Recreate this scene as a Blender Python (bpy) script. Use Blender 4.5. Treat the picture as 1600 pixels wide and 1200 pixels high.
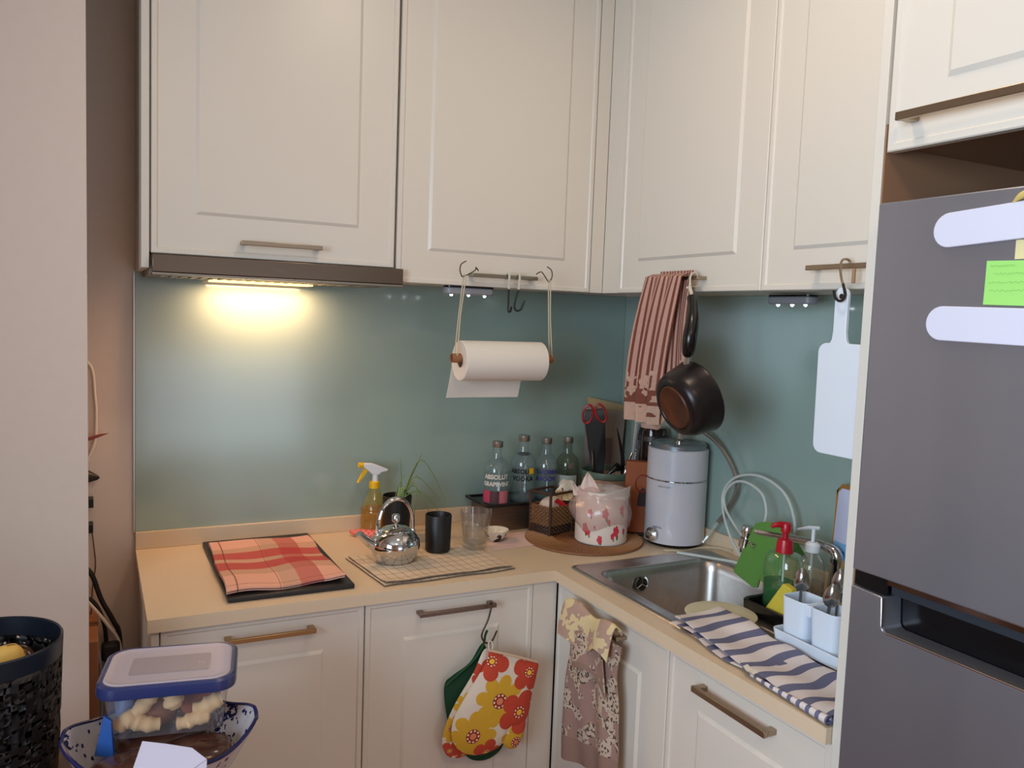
import bpy, bmesh, math, random
from mathutils import Vector, Matrix
random.seed(7)
PI = math.pi
C = bpy.context.scene.collection
for o in list(bpy.data.objects): bpy.data.objects.remove(o)

# ---------------------------------------------------------------- camera
cd = bpy.data.cameras.new('camera'); cam = bpy.data.objects.new('camera', cd); C.objects.link(cam)
bpy.context.scene.camera = cam
cd.sensor_width = 36; cd.lens = 1279.19 / 1600 * 36; cd.clip_start = .02
yaw, pitch, roll = -.4736, -.0814, .0372
fw = Vector((-math.sin(yaw) * math.cos(pitch), math.cos(yaw) * math.cos(pitch), math.sin(pitch)))
r0 = fw.cross(Vector((0, 0, 1))).normalized(); u0 = r0.cross(fw)
rr = r0 * math.cos(roll) + u0 * math.sin(roll); uu = -r0 * math.sin(roll) + u0 * math.cos(roll)
M = Matrix((rr, uu, -fw)).transposed().to_4x4(); M.translation = (-1.7491, -2.5125, 1.5946)
cam.matrix_world = M

# ---------------------------------------------------------------- world, lights, exposure
S = bpy.context.scene
S.view_settings.view_transform = 'Standard'; S.view_settings.look = 'None'
S.view_settings.gamma = 1; S.view_settings.use_curve_mapping = False
S.view_settings.exposure = -0.24
w = bpy.data.worlds.new('world'); S.world = w; w.use_nodes = True
w.node_tree.nodes['Background'].inputs[0].default_value = (.75, .85, 1, 1)
w.node_tree.nodes['Background'].inputs[1].default_value = 1.0

def area(name, loc, target, sx, sy, power, col, spread=PI):
    l = bpy.data.lights.new(name, 'AREA'); l.shape = 'RECTANGLE'; l.size = sx; l.size_y = sy
    l.energy = power; l.color = col; l.spread = spread
    o = bpy.data.objects.new(name, l); C.objects.link(o); o.location = loc
    o.rotation_euler = (Vector(target) - Vector(loc)).to_track_quat('-Z', 'Y').to_euler()
    return o
# daylight through the window in the left wall of the room and the balcony door behind the camera
area('daylight_left', (-3.55, -3.0, 1.75), (0, -2.6, 1.7), 1.5, 1.3, 58, (.66, .83, 1.0), math.radians(120))
area('daylight_behind', (-.65, -5.55, .72), (-.65, 0, .72), 1.4, .95, 11, (.66, .83, 1.0))
# the ceiling downlight in front of the worktop, an added warm fill and the lamp in the cooker hood
area('ceiling_lamp_light', (-.95, -1.32, 2.755), (-.95, -1.32, 0), .2, .2, 6.5, (1.0, .78, .56))
area('warm_fill_light', (-1.55, -3.1, 2.755), (-1.55, -3.1, 0), .3, .3, 14, (1.0, .66, .38))  # unseen fill added to warm the ambient light, no fitting belongs to it
area('hood_lamp_light', (-1.32, -.075, 1.655), (-1.32, -.02, 0), .27, .04, 3.0, (1.0, .56, .30))

# ---------------------------------------------------------------- node helpers
class V:
    """a value socket (or number) with arithmetic"""
    T = None
    def __init__(s, x): s.x = x
    def op(s, o, *a):
        n = V.T.nodes.new('ShaderNodeMath'); n.operation = o
        for i, q in enumerate((s,) + a):
            q = q.x if isinstance(q, V) else q
            if isinstance(q, (int, float)): n.inputs[i].default_value = q
            else: V.T.links.new(q, n.inputs[i])
        return V(n.outputs[0])
    def __add__(s, o): return s.op('ADD', o)
    def __sub__(s, o): return s.op('SUBTRACT', o)
    def __mul__(s, o): return s.op('MULTIPLY', o)
    def __truediv__(s, o): return s.op('DIVIDE', o)
    def __mod__(s, o): return s.op('FLOORED_MODULO', o)
    def lt(s, o): return s.op('LESS_THAN', o)
    def gt(s, o): return s.op('GREATER_THAN', o)
    def mx(s, o): return s.op('MAXIMUM', o)
    def band(s, a, b): return s.gt(a) * s.lt(b)
def mat(name, col, rough=.5, metal=0, **k):
    m = bpy.data.materials.new(name); m.use_nodes = True
    b = m.node_tree.nodes['Principled BSDF']
    b.inputs['Base Color'].default_value = (*col, 1); b.inputs['Roughness'].default_value = rough
    b.inputs['Metallic'].default_value = metal
    for a, v in k.items():
        b.inputs[a.replace('_', ' ')].default_value = v
    return m
def bs(m): return m.node_tree.nodes['Principled BSDF']
def node(m, t, **k):
    n = m.node_tree.nodes.new(t)
    for a, v in k.items(): setattr(n, a, v)
    return n
def mix(m, fac, a, b):
    n = node(m, 'ShaderNodeMix', data_type='RGBA'); t = m.node_tree
    for i, q in ((0, fac), (6, a), (7, b)):
        if isinstance(q, V): q = q.x
        if isinstance(q, (int, float)): n.inputs[i].default_value = q
        elif isinstance(q, tuple): n.inputs[i].default_value = (*q, 1)
        else: t.links.new(q, n.inputs[i])
    return n.outputs[2]
def base(m, sock): m.node_tree.links.new(sock, bs(m).inputs['Base Color'])
def uv(m, kind='UV'):
    V.T = m.node_tree
    t = node(m, 'ShaderNodeTexCoord'); s = node(m, 'ShaderNodeSeparateXYZ')
    m.node_tree.links.new(t.outputs[kind], s.inputs[0])
    return V(s.outputs[0]), V(s.outputs[1]), V(s.outputs[2])
def noise(m, scale, detail=3, kind='Object', stretch=None, rough=.5):
    V.T = m.node_tree
    t = node(m, 'ShaderNodeTexCoord'); n = node(m, 'ShaderNodeTexNoise')
    n.inputs['Scale'].default_value = scale; n.inputs['Detail'].default_value = detail; n.inputs['Roughness'].default_value = rough
    src = t.outputs[kind]
    if stretch:
        mp = node(m, 'ShaderNodeMapping'); mp.inputs['Scale'].default_value = stretch
        m.node_tree.links.new(src, mp.inputs[0]); src = mp.outputs[0]
    m.node_tree.links.new(src, n.inputs['Vector'])
    return n.outputs[0]
def bump(m, sock, strength=.2, dist=.002):
    b = node(m, 'ShaderNodeBump'); b.inputs['Strength'].default_value = strength; b.inputs['Distance'].default_value = dist
    if isinstance(sock, V): sock = sock.x
    m.node_tree.links.new(sock, b.inputs['Height']); m.node_tree.links.new(b.outputs[0], bs(m).inputs['Normal'])
def noisy(name, c1, c2, scale, rough=.5, metal=0, stretch=None, b=0, bd=.001, **k):
    m = mat(name, c1, rough, metal, **k); n = noise(m, scale, stretch=stretch)
    base(m, mix(m, n, c1, c2))
    if b: bump(m, n, b, bd)
    return m
def thin(name, tint, rough=.03, spec=1.0, body=0.0, bodycol=(1, 1, 1)):
    """thin-walled clear plastic or glass: see-through with a real fresnel reflection"""
    m = bpy.data.materials.new(name); m.use_nodes = True; t = m.node_tree; t.nodes.clear()
    o = t.nodes.new('ShaderNodeOutputMaterial'); tr = t.nodes.new('ShaderNodeBsdfTransparent'); tr.inputs[0].default_value = (*tint, 1)
    g = t.nodes.new('ShaderNodeBsdfGlossy'); g.inputs['Roughness'].default_value = rough
    f = t.nodes.new('ShaderNodeLayerWeight'); f.inputs[0].default_value = .5
    pw = t.nodes.new('ShaderNodeMath'); pw.operation = 'POWER'; pw.inputs[1].default_value = 4.0; t.links.new(f.outputs[1], pw.inputs[0])
    mu = t.nodes.new('ShaderNodeMath'); mu.operation = 'MULTIPLY_ADD'; mu.inputs[1].default_value = .55; mu.inputs[2].default_value = .045 * spec; mu.use_clamp = True; t.links.new(pw.outputs[0], mu.inputs[0])
    x = t.nodes.new('ShaderNodeMixShader'); t.links.new(mu.outputs[0], x.inputs[0])
    src = tr.outputs[0]
    if body:
        d = t.nodes.new('ShaderNodeBsdfDiffuse'); d.inputs[0].default_value = (*bodycol, 1)
        y = t.nodes.new('ShaderNodeMixShader'); y.inputs[0].default_value = body
        t.links.new(src, y.inputs[1]); t.links.new(d.outputs[0], y.inputs[2]); src = y.outputs[0]
    t.links.new(src, x.inputs[1]); t.links.new(g.outputs[0], x.inputs[2]); t.links.new(x.outputs[0], o.inputs[0])
    return m

# ---------------------------------------------------------------- mesh helpers
class MB:
    def __init__(s): s.v = []; s.f = []; s.uv = None
    def add(s, vs, fs):
        n = len(s.v); s.v += [tuple(v) for v in vs]; s.f += [tuple(i + n for i in f) for f in fs]; return s
    def box(s, x0, x1, y0, y1, z0, z1, R=None, o=(0, 0, 0)):
        vs = [Vector((x, y, z)) for x in (x0, x1) for y in (y0, y1) for z in (z0, z1)]
        if R: vs = [R @ v + Vector(o) for v in vs]
        return s.add(vs, [(0, 1, 3, 2), (4, 6, 7, 5), (0, 4, 5, 1), (2, 3, 7, 6), (0, 2, 6, 4), (1, 5, 7, 3)])
    def lathe(s, prof, c=(0, 0, 0), seg=32, axis=None, ang=2 * PI, a0=0):
        """profile [(r, h)] turned round z (or axis) through c"""
        R = Vector((0, 0, 1)).rotation_difference(Vector(axis)).to_matrix() if axis is not None else Matrix.Identity(3)
        vs = []; full = abs(ang - 2 * PI) < 1e-6; n = seg if full else seg + 1
        for r, h in prof:
            for i in range(n):
                a = a0 + ang * i / seg; vs.append(R @ Vector((r * math.cos(a), r * math.sin(a), h)) + Vector(c))
        fs = []
        for j in range(len(prof) - 1):
            for i in range(seg):
                k = (i + 1) % n; a, b, c_, d = j * n + i, j * n + k, (j + 1) * n + k, (j + 1) * n + i
                if prof[j][0] == 0: fs.append((a, c_, d))
                elif prof[j + 1][0] == 0: fs.append((a, b, d))
                else: fs.append((a, b, c_, d))
        return s.add(vs, fs)
    def tube(s, pts, r, seg=8, caps=True, closed=False, flat=1):
        P = [Vector(p) for p in pts]; n = len(P); rs = r if isinstance(r, (list, tuple)) else [r] * n
        vs = []; up = None
        for i, p in enumerate(P):
            t = (P[(i + 1) % n] - P[i - 1]) if closed else (P[min(i + 1, n - 1)] - P[max(i - 1, 0)])
            t.normalize()
            if up is None: up = t.orthogonal().normalized()
            up = (up - t * up.dot(t)).normalized(); sd = t.cross(up)
            for k in range(seg):
                a = 2 * PI * k / seg; vs.append(p + (up * math.cos(a) * flat + sd * math.sin(a)) * rs[i])
        fs = [(i * seg + k, i * seg + (k + 1) % seg, ((i + 1) % n) * seg + (k + 1) % seg, ((i + 1) % n) * seg + k)
              for i in range(n if closed else n - 1) for k in range(seg)]
        if caps and not closed: fs += [tuple(range(seg))[::-1], tuple((n - 1) * seg + k for k in range(seg))]
        return s.add(vs, fs)
    def grid(s, fn, nu, nv, thick=0, wrap=False):
        """fn(u,v)->point on 0..1; keeps uv; thick gives the sheet a second side"""
        s.uv = s.uv or []
        P = [Vector(fn(i / nu, j / nv)) for j in range(nv + 1) for i in range(nu + 1)]
        U = [(i / nu, j / nv) for j in range(nv + 1) for i in range(nu + 1)]
        W = nu + 1; n0 = len(s.v)
        fs = [(j * W + i, j * W + i + 1, (j + 1) * W + i + 1, (j + 1) * W + i) for j in range(nv) for i in range(nu)]
        if thick:
            N = [Vector() for _ in P]
            for f in fs:
                nn = (P[f[1]] - P[f[0]]).cross(P[f[3]] - P[f[0]]); nn = nn.normalized() if nn.length > 1e-12 else nn
                for i in f: N[i] += nn
            Q = [p - (n.normalized() if n.length > 0 else n) * thick for p, n in zip(P, N)]
            m = len(P); fs2 = [tuple(i + m for i in f[::-1]) for f in fs]
            rim = [i for i in range(W)] + [j * W + nu for j in range(1, nv + 1)] + [nv * W + i for i in range(nu - 1, -1, -1)] + [j * W for j in range(nv - 1, 0, -1)]
            fs3 = [(rim[k], rim[k] + m, rim[(k + 1) % len(rim)] + m, rim[(k + 1) % len(rim)]) for k in range(len(rim))]
            P = P + Q; U = U + U; fs = fs + fs2 + fs3
        s.add(P, fs)
        while len(s.uv) < n0: s.uv.append((0, 0))
        s.uv += U
        return s
    def prism(s, pts, d, bev=0):
        """closed outline pts (3-D), pushed along vector d"""
        P = [Vector(p) for p in pts]; d = Vector(d); n = len(P)
        rings = [P, [p + d for p in P]]
        if bev:
            c = sum(P, Vector()) / n; L = d.length
            def ins(p): q = p - c; return c + q * (1 - bev / max(q.length, 1e-6))
            rings = [[ins(p) for p in P], [p + d * (bev / L) for p in P], [p + d * (1 - bev / L) for p in P], [ins(p) + d for p in P]]
        vs = [q for r in rings for q in r]; k = len(rings)
        fs = [(j * n + i, j * n + (i + 1) % n, (j + 1) * n + (i + 1) % n, (j + 1) * n + i) for j in range(k - 1) for i in range(n)]
        fs += [tuple(range(n))[::-1], tuple((k - 1) * n + i for i in range(n))]
        return s.add(vs, fs)
    def ball(s, c, r, seg=12, rings=8, sc=(1, 1, 1)):
        pr = [(math.sin(PI * i / rings), -math.cos(PI * i / rings)) for i in range(rings + 1)]
        pr[0] = (0, -1); pr[-1] = (0, 1)
        n0 = len(s.v); s.lathe([(a * r, b * r) for a, b in pr], (0, 0, 0), seg)
        for i in range(n0, len(s.v)):
            v = s.v[i]; s.v[i] = (v[0] * sc[0] + c[0], v[1] * sc[1] + c[1], v[2] * sc[2] + c[2])
        return s
    def obj(s, name, m, parent=None, bev=0, sharp=35, seg=2, sub=0):
        me = bpy.data.meshes.new(name); me.from_pydata(s.v, [], s.f)
        if s.uv:
            while len(s.uv) < len(s.v): s.uv.append((0, 0))
            ul = me.uv_layers.new(name='UVMap')
            for lp in me.loops: ul.data[lp.index].uv = s.uv[lp.vertex_index]
        bm = bmesh.new(); bm.from_mesh(me); bmesh.ops.recalc_face_normals(bm, faces=bm.faces); bm.to_mesh(me); bm.free()
        for p in me.polygons: p.use_smooth = True
        me.set_sharp_from_angle(angle=math.radians(sharp))
        me.materials.append(m)
        o = bpy.data.objects.new(name, me); C.objects.link(o)
        if bev:
            b = o.modifiers.new('bevel', 'BEVEL'); b.width = bev; b.segments = seg; b.limit_method = 'ANGLE'; b.harden_normals = False
        if sub:
            b = o.modifiers.new('subdivision', 'SUBSURF'); b.levels = sub; b.render_levels = sub
        if parent:
            o.parent = parent
            if parent.type == 'EMPTY': o.location = -parent.location if False else (0, 0, 0)
            o.matrix_parent_inverse = parent.matrix_world.inverted() if parent.type != 'EMPTY' else Matrix.Translation(-Vector(parent.location))
        return o
def thing(name, label, cat, loc=(0, 0, 0), group=None):
    o = bpy.data.objects.new(name, None); C.objects.link(o); o.location = loc; o.empty_display_size = .05
    return tag(o, label, cat, group)
def tag(o, label, cat, group=None):
    o['label'] = label; o['category'] = cat
    if group: o['group'] = group
    return o
def struct(o): o['kind'] = 'structure'; return o
def textmesh(mb, s, size, fn, depth=.0006, bold=.0, align='CENTER', res=3):
    """letters as thin geometry; fn(x,y,z) maps the flat text to its surface"""
    c = bpy.data.curves.new('t', 'FONT'); c.body = s; c.size = size; c.extrude = depth / 2; c.offset = bold; c.align_x = align; c.resolution_u = res
    o = bpy.data.objects.new('t', c); C.objects.link(o); bpy.context.view_layer.update()
    me = bpy.data.meshes.new_from_object(o)
    mb.add([fn(v.co.x, v.co.y, v.co.z) for v in me.vertices], [tuple(p.vertices) for p in me.polygons])
    bpy.data.objects.remove(o); bpy.data.curves.remove(c); bpy.data.meshes.remove(me)
    return mb
def spline(pts, n=8, closed=False):
    P = [Vector(p) for p in pts]; m = len(P); out = []
    for i in range(m if closed else m - 1):
        a, b, c, d = (P[(i - 1) % m], P[i], P[(i + 1) % m], P[(i + 2) % m]) if closed else (P[max(i - 1, 0)], P[i], P[i + 1], P[min(i + 2, m - 1)])
        for k in range(n):
            t = k / n
            out.append(.5 * ((2 * b) + (c - a) * t + (2 * a - 5 * b + 4 * c - d) * t * t + (3 * b - 3 * c + d - a) * t ** 3))
    if not closed: out.append(P[-1])
    return out
def sm(a, b, x): t = min(1, max(0, (x - a) / (b - a))); return t * t * (3 - 2 * t)

# ---------------------------------------------------------------- materials
def lin(r, g, b): return tuple(((c / 255) / 12.92 if c / 255 < .04045 else ((c / 255 + .055) / 1.055) ** 2.4) for c in (r, g, b))
CAB = mat('cabinet_lacquer', lin(224, 216, 203), .36, Coat_Weight=.12, Coat_Roughness=.3)
CABE = mat('cabinet_edge', lin(222, 214, 201), .4)
CARC = mat('carcass_brown', lin(150, 112, 84), .5)
DARK = mat('dark_gap', lin(30, 24, 20), .7)
WORK = noisy('worktop_stone', lin(226, 205, 176), lin(216, 194, 164), 260, .35)
GLASS = mat('back_painted_glass', lin(150, 172, 164), .2, IOR=1.5, Coat_Weight=1.0, Coat_Roughness=.11)
WALL = noisy('wall_paint', lin(226, 210, 198), lin(221, 205, 192), 40, .45)
FLOOR = noisy('floor_wood', lin(186, 108, 50), lin(160, 88, 40), 4, .4, stretch=(1, 12, 1))
CEIL = mat('ceiling_paint', lin(230, 225, 215), .8)
STEEL = noisy('brushed_steel', lin(176, 166, 152), lin(140, 130, 118), 30, .32, 1, stretch=(1, 40, 40))
HAND = mat('brushed_nickel', lin(168, 150, 128), .34, 1)
CHROME = mat('chrome', lin(215, 215, 215), .07, 1)
BLACK = mat('matt_black', lin(18, 17, 17), .45)
BLKP = mat('black_plastic', lin(14, 13, 13), .25)
WHITEP = mat('white_plastic', lin(232, 234, 238), .35)
PAPER = noisy('kitchen_paper', lin(236, 228, 216), lin(228, 220, 208), 300, .9, b=.3)
CARD = mat('cardboard', lin(150, 102, 66), .8)
STRING = mat('cotton_cord', lin(205, 192, 165), .9)
WIRE = mat('wire_bronze', lin(80, 62, 44), .4, .7)

# ---------------------------------------------------------------- room shell
XR, XL, YF, ZC = 0.0, -3.6, -5.7, 2.78
struct(MB().box(XL - .1, 1.6, YF - .1, .1, -.1, 0).obj('floor', FLOOR))
struct(MB().box(XL - .1, 1.6, YF - .1, .1, ZC, ZC + .1).obj('ceiling', CEIL))
struct(MB().box(XL - .1, 1.6, 0, .1, 0, ZC).obj('wall_back', WALL))
struct(MB().box(0, .1, -2.4, 0, 0, ZC).box(.1, 1.6, -2.4, -2.3, 0, ZC).box(1.5, 1.6, YF, -2.4, 0, ZC).obj('wall_right', WALL))
struct(MB().box(XL, -1.763, -.37, -.27, 0, ZC).obj('wall_partition', WALL))
# left wall with its window opening, front wall with the balcony door opening
wl = MB().box(XL - .1, XL, YF, 0, 0, .95).box(XL - .1, XL, YF, 0, 2.45, ZC).box(XL - .1, XL, YF, -3.80, .95, 2.45).box(XL - .1, XL, -2.2, 0, .95, 2.45)
struct(wl.obj('wall_left', WALL))
wf = MB().box(XL, -1.5, YF - .1, YF, 0, ZC).box(.6, 1.6, YF - .1, YF, 0, ZC).box(-1.5, .6, YF - .1, YF, 2.3, ZC)
struct(wf.obj('wall_front', WALL))
def window(name, x0, x1, y0, y1, z0, z1, alongx):
    t = MB(); w_ = .05
    if alongx:
        ym = (y0 + y1) / 2; t.box(x0, x0 + w_, y0, y1, z0, z1).box(x1 - w_, x1, y0, y1, z0, z1).box(x0, x1, y0, y1, z0, z0 + w_).box(x0, x1, y0, y1, z1 - w_, z1).box((x0 + x1) / 2 - .03, (x0 + x1) / 2 + .03, y0, y1, z0, z1)
    else:
        t.box(x0, x1, y0, y0 + w_, z0, z1).box(x0, x1, y1 - w_, y1, z0, z1).box(x0, x1, y0, y1, z0, z0 + w_).box(x0, x1, y0, y1, z1 - w_, z1).box(x0, x1, (y0 + y1) / 2 - .03, (y0 + y1) / 2 + .03, z0, z1)
    return struct(t.obj(name, WHITEP))
window('window_1', XL - .08, XL - .04, -3.80, -2.2, .95, 2.45, False)
window('window_2', -1.5, .6, YF - .08, YF - .04, 0, 2.3, True)

# glass splashbacks
gb = tag(MB().box(-1.647, -.0085, -.008, -.0005, .947, 1.684).obj('glass_splashback', GLASS, bev=.001), 'long pale green glass splashback on the back wall behind the worktop', 'splashback')
gr = tag(MB().box(-.008, -.0005, -1.548, -.0005, .947, 1.684).obj('glass_splashback', GLASS, bev=.001), 'pale green glass splashback on the right wall behind the sink', 'splashback')
et = MB().box(-1.652, -1.6475, -.0095, -.0005, .947, 1.684).obj('edge_strip', mat('aluminium_edge', lin(190, 185, 178), .3, .8), gb)

# ---------------------------------------------------------------- doors and handles
def door(name, parent, A, B, z0, z1, n, th=.018, panel=.105, ptop=None, mat_=None):
    """door front between plan points A and B (left to right seen from the room), n = outward normal"""
    A = Vector((*A, 0)); B = Vector((*B, 0)); n = Vector((*n, 0)); L = (B - A).length; e = (B - A) / L
    def P(u, z, d): p = A + e * u + n * d; return (p.x, p.y, z)
    rings = [(0, -th), (0, -.002), (.002, 0), (.012, 0), (.0155, -.0035), (panel - .008, -.0035), (panel, .0015), (panel + .004, .0015)]
    vs = []; fs = []
    for i_, d in rings:
        vs += [P(i_, z0 + i_, d), P(L - i_, z0 + i_, d), P(L - i_, z1 - i_, d), P(i_, z1 - i_, d)]
    for k in range(len(rings) - 1):
        for j in range(4): fs.append((k * 4 + j, k * 4 + (j + 1) % 4, (k + 1) * 4 + (j + 1) % 4, (k + 1) * 4 + j))
    k = (len(rings) - 1) * 4; fs.append((k, k + 1, k + 2, k + 3)); fs.append((3, 2, 1, 0))
    return MB().add(vs, fs).obj(name, mat_ or CAB, parent, sharp=20)
def handle(parent, A, B, z, n, h=.011, out=.03, m=None):
    """bar handle between plan points A,B on the door face"""
    A = Vector((*A, 0)); B = Vector((*B, 0)); n = Vector((*n, 0)); L = (B - A).length; e = (B - A) / L; t = .010
    m_ = MB()
    def q(u0, u1, d0, d1, z0, z1):
        vs = []
        for u in (u0, u1):
            for d in (d0, d1):
                for zz in (z0, z1):
                    p = A + e * u + n * d; vs.append((p.x, p.y, zz))
        m_.add(vs, [(0, 1, 3, 2), (4, 6, 7, 5), (0, 4, 5, 1), (2, 3, 7, 6), (0, 2, 6, 4), (1, 5, 7, 3)])
    q(0, L, out - t, out, z - h / 2, z + h / 2)
    q(.0005, .016, -.003, out - t, z - h / 2 + .001, z + h / 2 - .001); q(L - .016, L - .0005, -.003, out - t, z - h / 2 + .001, z + h / 2 - .001)
    return m_.obj('handle', m or HAND, parent, bev=.0012)

ZT = 2.66
# wall cabinets on the back wall
YD = -.331
c1 = thing('wall_cabinet', 'white wall cabinet above the cooker hood', 'cabinet', (-1.33, -.16, 1.72))
MB().box(-1.647, -1.629, -.326, -.0005, 1.682, ZT).box(-1.628, -1.009, -.310, -.0005, 1.722, ZT).obj('body', CABE, c1, bev=.001)
MB().box(-1.6285, -1.0085, -.3095, -.25, 1.719, 1.7225).obj('shadow_gap', DARK, c1)
d = door('door', c1, (-1.625, YD), (-1.011, YD), 1.718, ZT, (0, -1), panel=.108)
handle(c1 and d, (-1.419, YD), (-1.216, YD), 1.7555, (0, -1))
c2 = thing('wall_cabinet', 'white wall cabinet in the middle of the back wall with paper roll hanging below', 'cabinet', (-.68, -.16, 1.69))
MB().box(-1.0055, -.370, -.310, -.0005, 1.684, ZT).obj('body', CABE, c2, bev=.001)
d = door('door', c2, (-1.0035, YD), (-.3725, YD), 1.680, ZT, (0, -1), panel=.1)
handle(d, (-.785, YD), (-.572, YD), 1.711, (0, -1), m=mat('handle_grey_steel', lin(150, 145, 132), .35, 1))
# corner filler and right run
cf = thing('corner_filler', 'narrow white corner filler between the two runs of wall cabinets', 'cabinet', (-.34, -.34, 1.69))
MB().box(-.3695, -.3255, -.331, -.315, 1.680, ZT).obj('filler_strip', CABE, cf, bev=.0008)
MB().box(-.325, -.310, -.417, -.3315, 1.680, ZT).obj('filler_strip', CAB, cf, bev=.0008)
XD = -.325
c3 = thing('wall_cabinet', 'white wall cabinet in the corner with a brown striped towel on its handle', 'cabinet', (-.16, -.72, 1.69))
MB().box(-.305, -.0005, -1.019, -.335, 1.684, ZT).obj('body', CABE, c3, bev=.001)
d = door('door', c3, (XD, -.4185), (XD, -1.0185), 1.680, ZT, (-1, 0), panel=.1)
handle(d, (XD, -.610), (XD, -.822), 1.715, (-1, 0))
c4 = thing('wall_cabinet', 'white wall cabinet beside the fridge with a white board hanging from its handle', 'cabinet', (-.16, -1.28, 1.69))
MB().box(-.305, -.0005, -1.548, -1.0205, 1.684, ZT).obj('body', CABE, c4, bev=.001)
d = door('door', c4, (XD, -1.0215), (XD, -1.5475), 1.680, ZT, (-1, 0), panel=.1)
handle(d, (XD, -1.184), (XD, -1.395), 1.7265, (-1, 0))
# tall side panel and cabinet over the fridge
ps = thing('side_panel', 'tall white side panel standing between worktop and fridge', 'panel', (-.3, -1.56, 0))
MB().box(-.6, -.0005, -1.5675, -1.5495, .0005, ZT + .1).obj('panel_board', CABE, ps, bev=.001)
MB().box(-.598, -.0005, -1.5705, -1.568, .0005, 1.93).obj('brown_lining', CARC, ps)['label'] = 'brown inner lining'
c5 = thing('wall_cabinet', 'white cabinet above the fridge with a long bar handle', 'cabinet', (-.3, -1.9, 1.89))
MB().box(-.58, -.0005, -2.26, -1.5715, 1.895, ZT).obj('body', CARC, c5, bev=.001)
d = door('door', c5, (-.6, -1.5735), (-.6, -2.26), 1.884, ZT, (-1, 0), panel=.105)
handle(d, (-.6, -1.612), (-.6, -1.93), 1.929, (-1, 0), h=.013, out=.034)

# cooker hood
hd = thing('cooker_hood', 'slim steel cooker hood under the left wall cabinet with its lamp on', 'cooker hood', (-1.32, -.2, 1.67))
HOODM = mat('hood_steel', lin(120, 104, 90), .3, 1)
MB().box(-1.626, -1.006, -.30, -.0095, 1.668, 1.7175).obj('housing', mat('hood_grey', lin(150, 148, 140), .5), hd)
MB().box(-1.624, -.990, -.352, -.334, 1.672, 1.7155).obj('front_bar', HOODM, hd, bev=.002)
MB().box(-1.624, -.990, -.3535, -.30, 1.6655, 1.6715).obj('bottom_lip', STEEL, hd, bev=.001)
lt = MB().box(-1.46, -1.18, -.11, -.04, 1.6625, 1.6675).obj('lamp_cover', mat('hood_lamp_cover', lin(255, 220, 160), .3, Emission_Color=(*lin(255, 196, 120), 1), Emission_Strength=4), hd, bev=.001)
lt['label'] = 'glowing lamp cover'
fm = MB()
for i in range(24): fm.box(-1.60 + i * .0245, -1.59 + i * .0245, -.29, -.18, 1.664, 1.6675)
fm.obj('grease_filter', STEEL, hd)['kind'] = 'stuff'
textmesh(MB(), 'Teka', .014, lambda x, y, z: (-1.325 + x, -.3523 - z, 1.688 + y)).obj('logo', mat('logo_grey', lin(128, 112, 104), .4, .6), hd)

# ---------------------------------------------------------------- worktop
wt = thing('worktop', 'cream L-shaped worktop running along both walls', 'worktop', (-.8, -.3, .88))
X0, X1, Y0, Y1 = -.548, -.072, -.612, -1.36      # sink cut-out
g = MB()
T, B_ = .900, .870
g.box(-1.647, -.6135, -.60, -.0005, B_, T)
g.box(-.6135, -.0005, Y0, -.0005, B_, T)
g.box(-.6135, X0, -1.548, Y0, B_, T); g.box(X1, -.0005, -1.548, Y0, B_, T); g.box(X0, X1, -1.548, Y1, B_, T)
g.obj('worktop_slab', WORK, wt)
MB().box(-1.647, -.0085, -.020, -.0085, .900, .949).obj('upstand', WORK, wt, bev=.0015)
MB().box(-.020, -.0085, -1.548, -.0205, .900, .949).obj('upstand', WORK, wt, bev=.0015)

# base cabinets
YB, XB = -.585, -.597
def base_cab(label, x0, x1, y0, y1, loc):
    t = thing('base_cabinet', label, 'cabinet', loc); MB().box(x0, x1, y0, y1, .1, .8695).obj('body', CABE, t)
    return t
b1 = base_cab('left white base cabinet below the checked cloth', -1.6385, -1.150, -.566, -.0005, (-1.39, -.3, .1))
MB().box(-1.6385, -1.6225, -.585, -.5665, .1, .8695).obj('end_strip', CABE, b1)
d = door('door', b1, (-1.6195, YB), (-1.1505, YB), .112, .8665, (0, -1), panel=.108)
handle(d, (-1.484, YB), (-1.277, YB), .829, (0, -1), m=mat('handle_brass_tint', lin(172, 140, 96), .32, 1))
b2 = base_cab('middle white base cabinet with oven mitts hanging from its handle', -1.1495, -.672, -.566, -.0005, (-.91, -.3, .1))
d = door('door', b2, (-1.1475, YB), (-.6715, YB), .112, .8665, (0, -1), panel=.108)
handle(d, (-1.013, YB), (-.797, YB), .829, (0, -1), m=mat('handle_dull_steel', lin(140, 122, 112), .38, 1))
cb = thing('corner_filler', 'white corner post between the base cabinets in the corner', 'cabinet', (-.63, -.56, .1))
MB().box(-.6705, -.5965, -.585, -.567, .1, .8695).obj('filler_strip', CABE, cb)
b3 = base_cab('white base cabinet under the sink with a grey tea towel on its handle', -.578, -.0005, -1.0895, -.592, (-.3, -.84, .1))
b3.children[0].hide_render = False
d = door('door', b3, (XB, -.5935), (XB, -1.0885), .112, .8665, (-1, 0), panel=.108)
handle(d, (XB, -.712), (XB, -.925), .826, (-1, 0))
b4 = base_cab('white base cabinet nearest the fridge below the striped towel', -.578, -.0005, -1.5485, -1.0905, (-.3, -1.3, .1))
d = door('door', b4, (XB, -1.0925), (XB, -1.5475), .112, .8665, (-1, 0), panel=.108)
handle(d, (XB, -1.204), (XB, -1.418), .826, (-1, 0), h=.013)
for o_ in (b3.children[0], b4.children[0]):   # carcass top lowered under the sink bowl
    me = o_.data
    for v in me.vertices:
        if v.co.z > .8: v.co.z = .66
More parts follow.
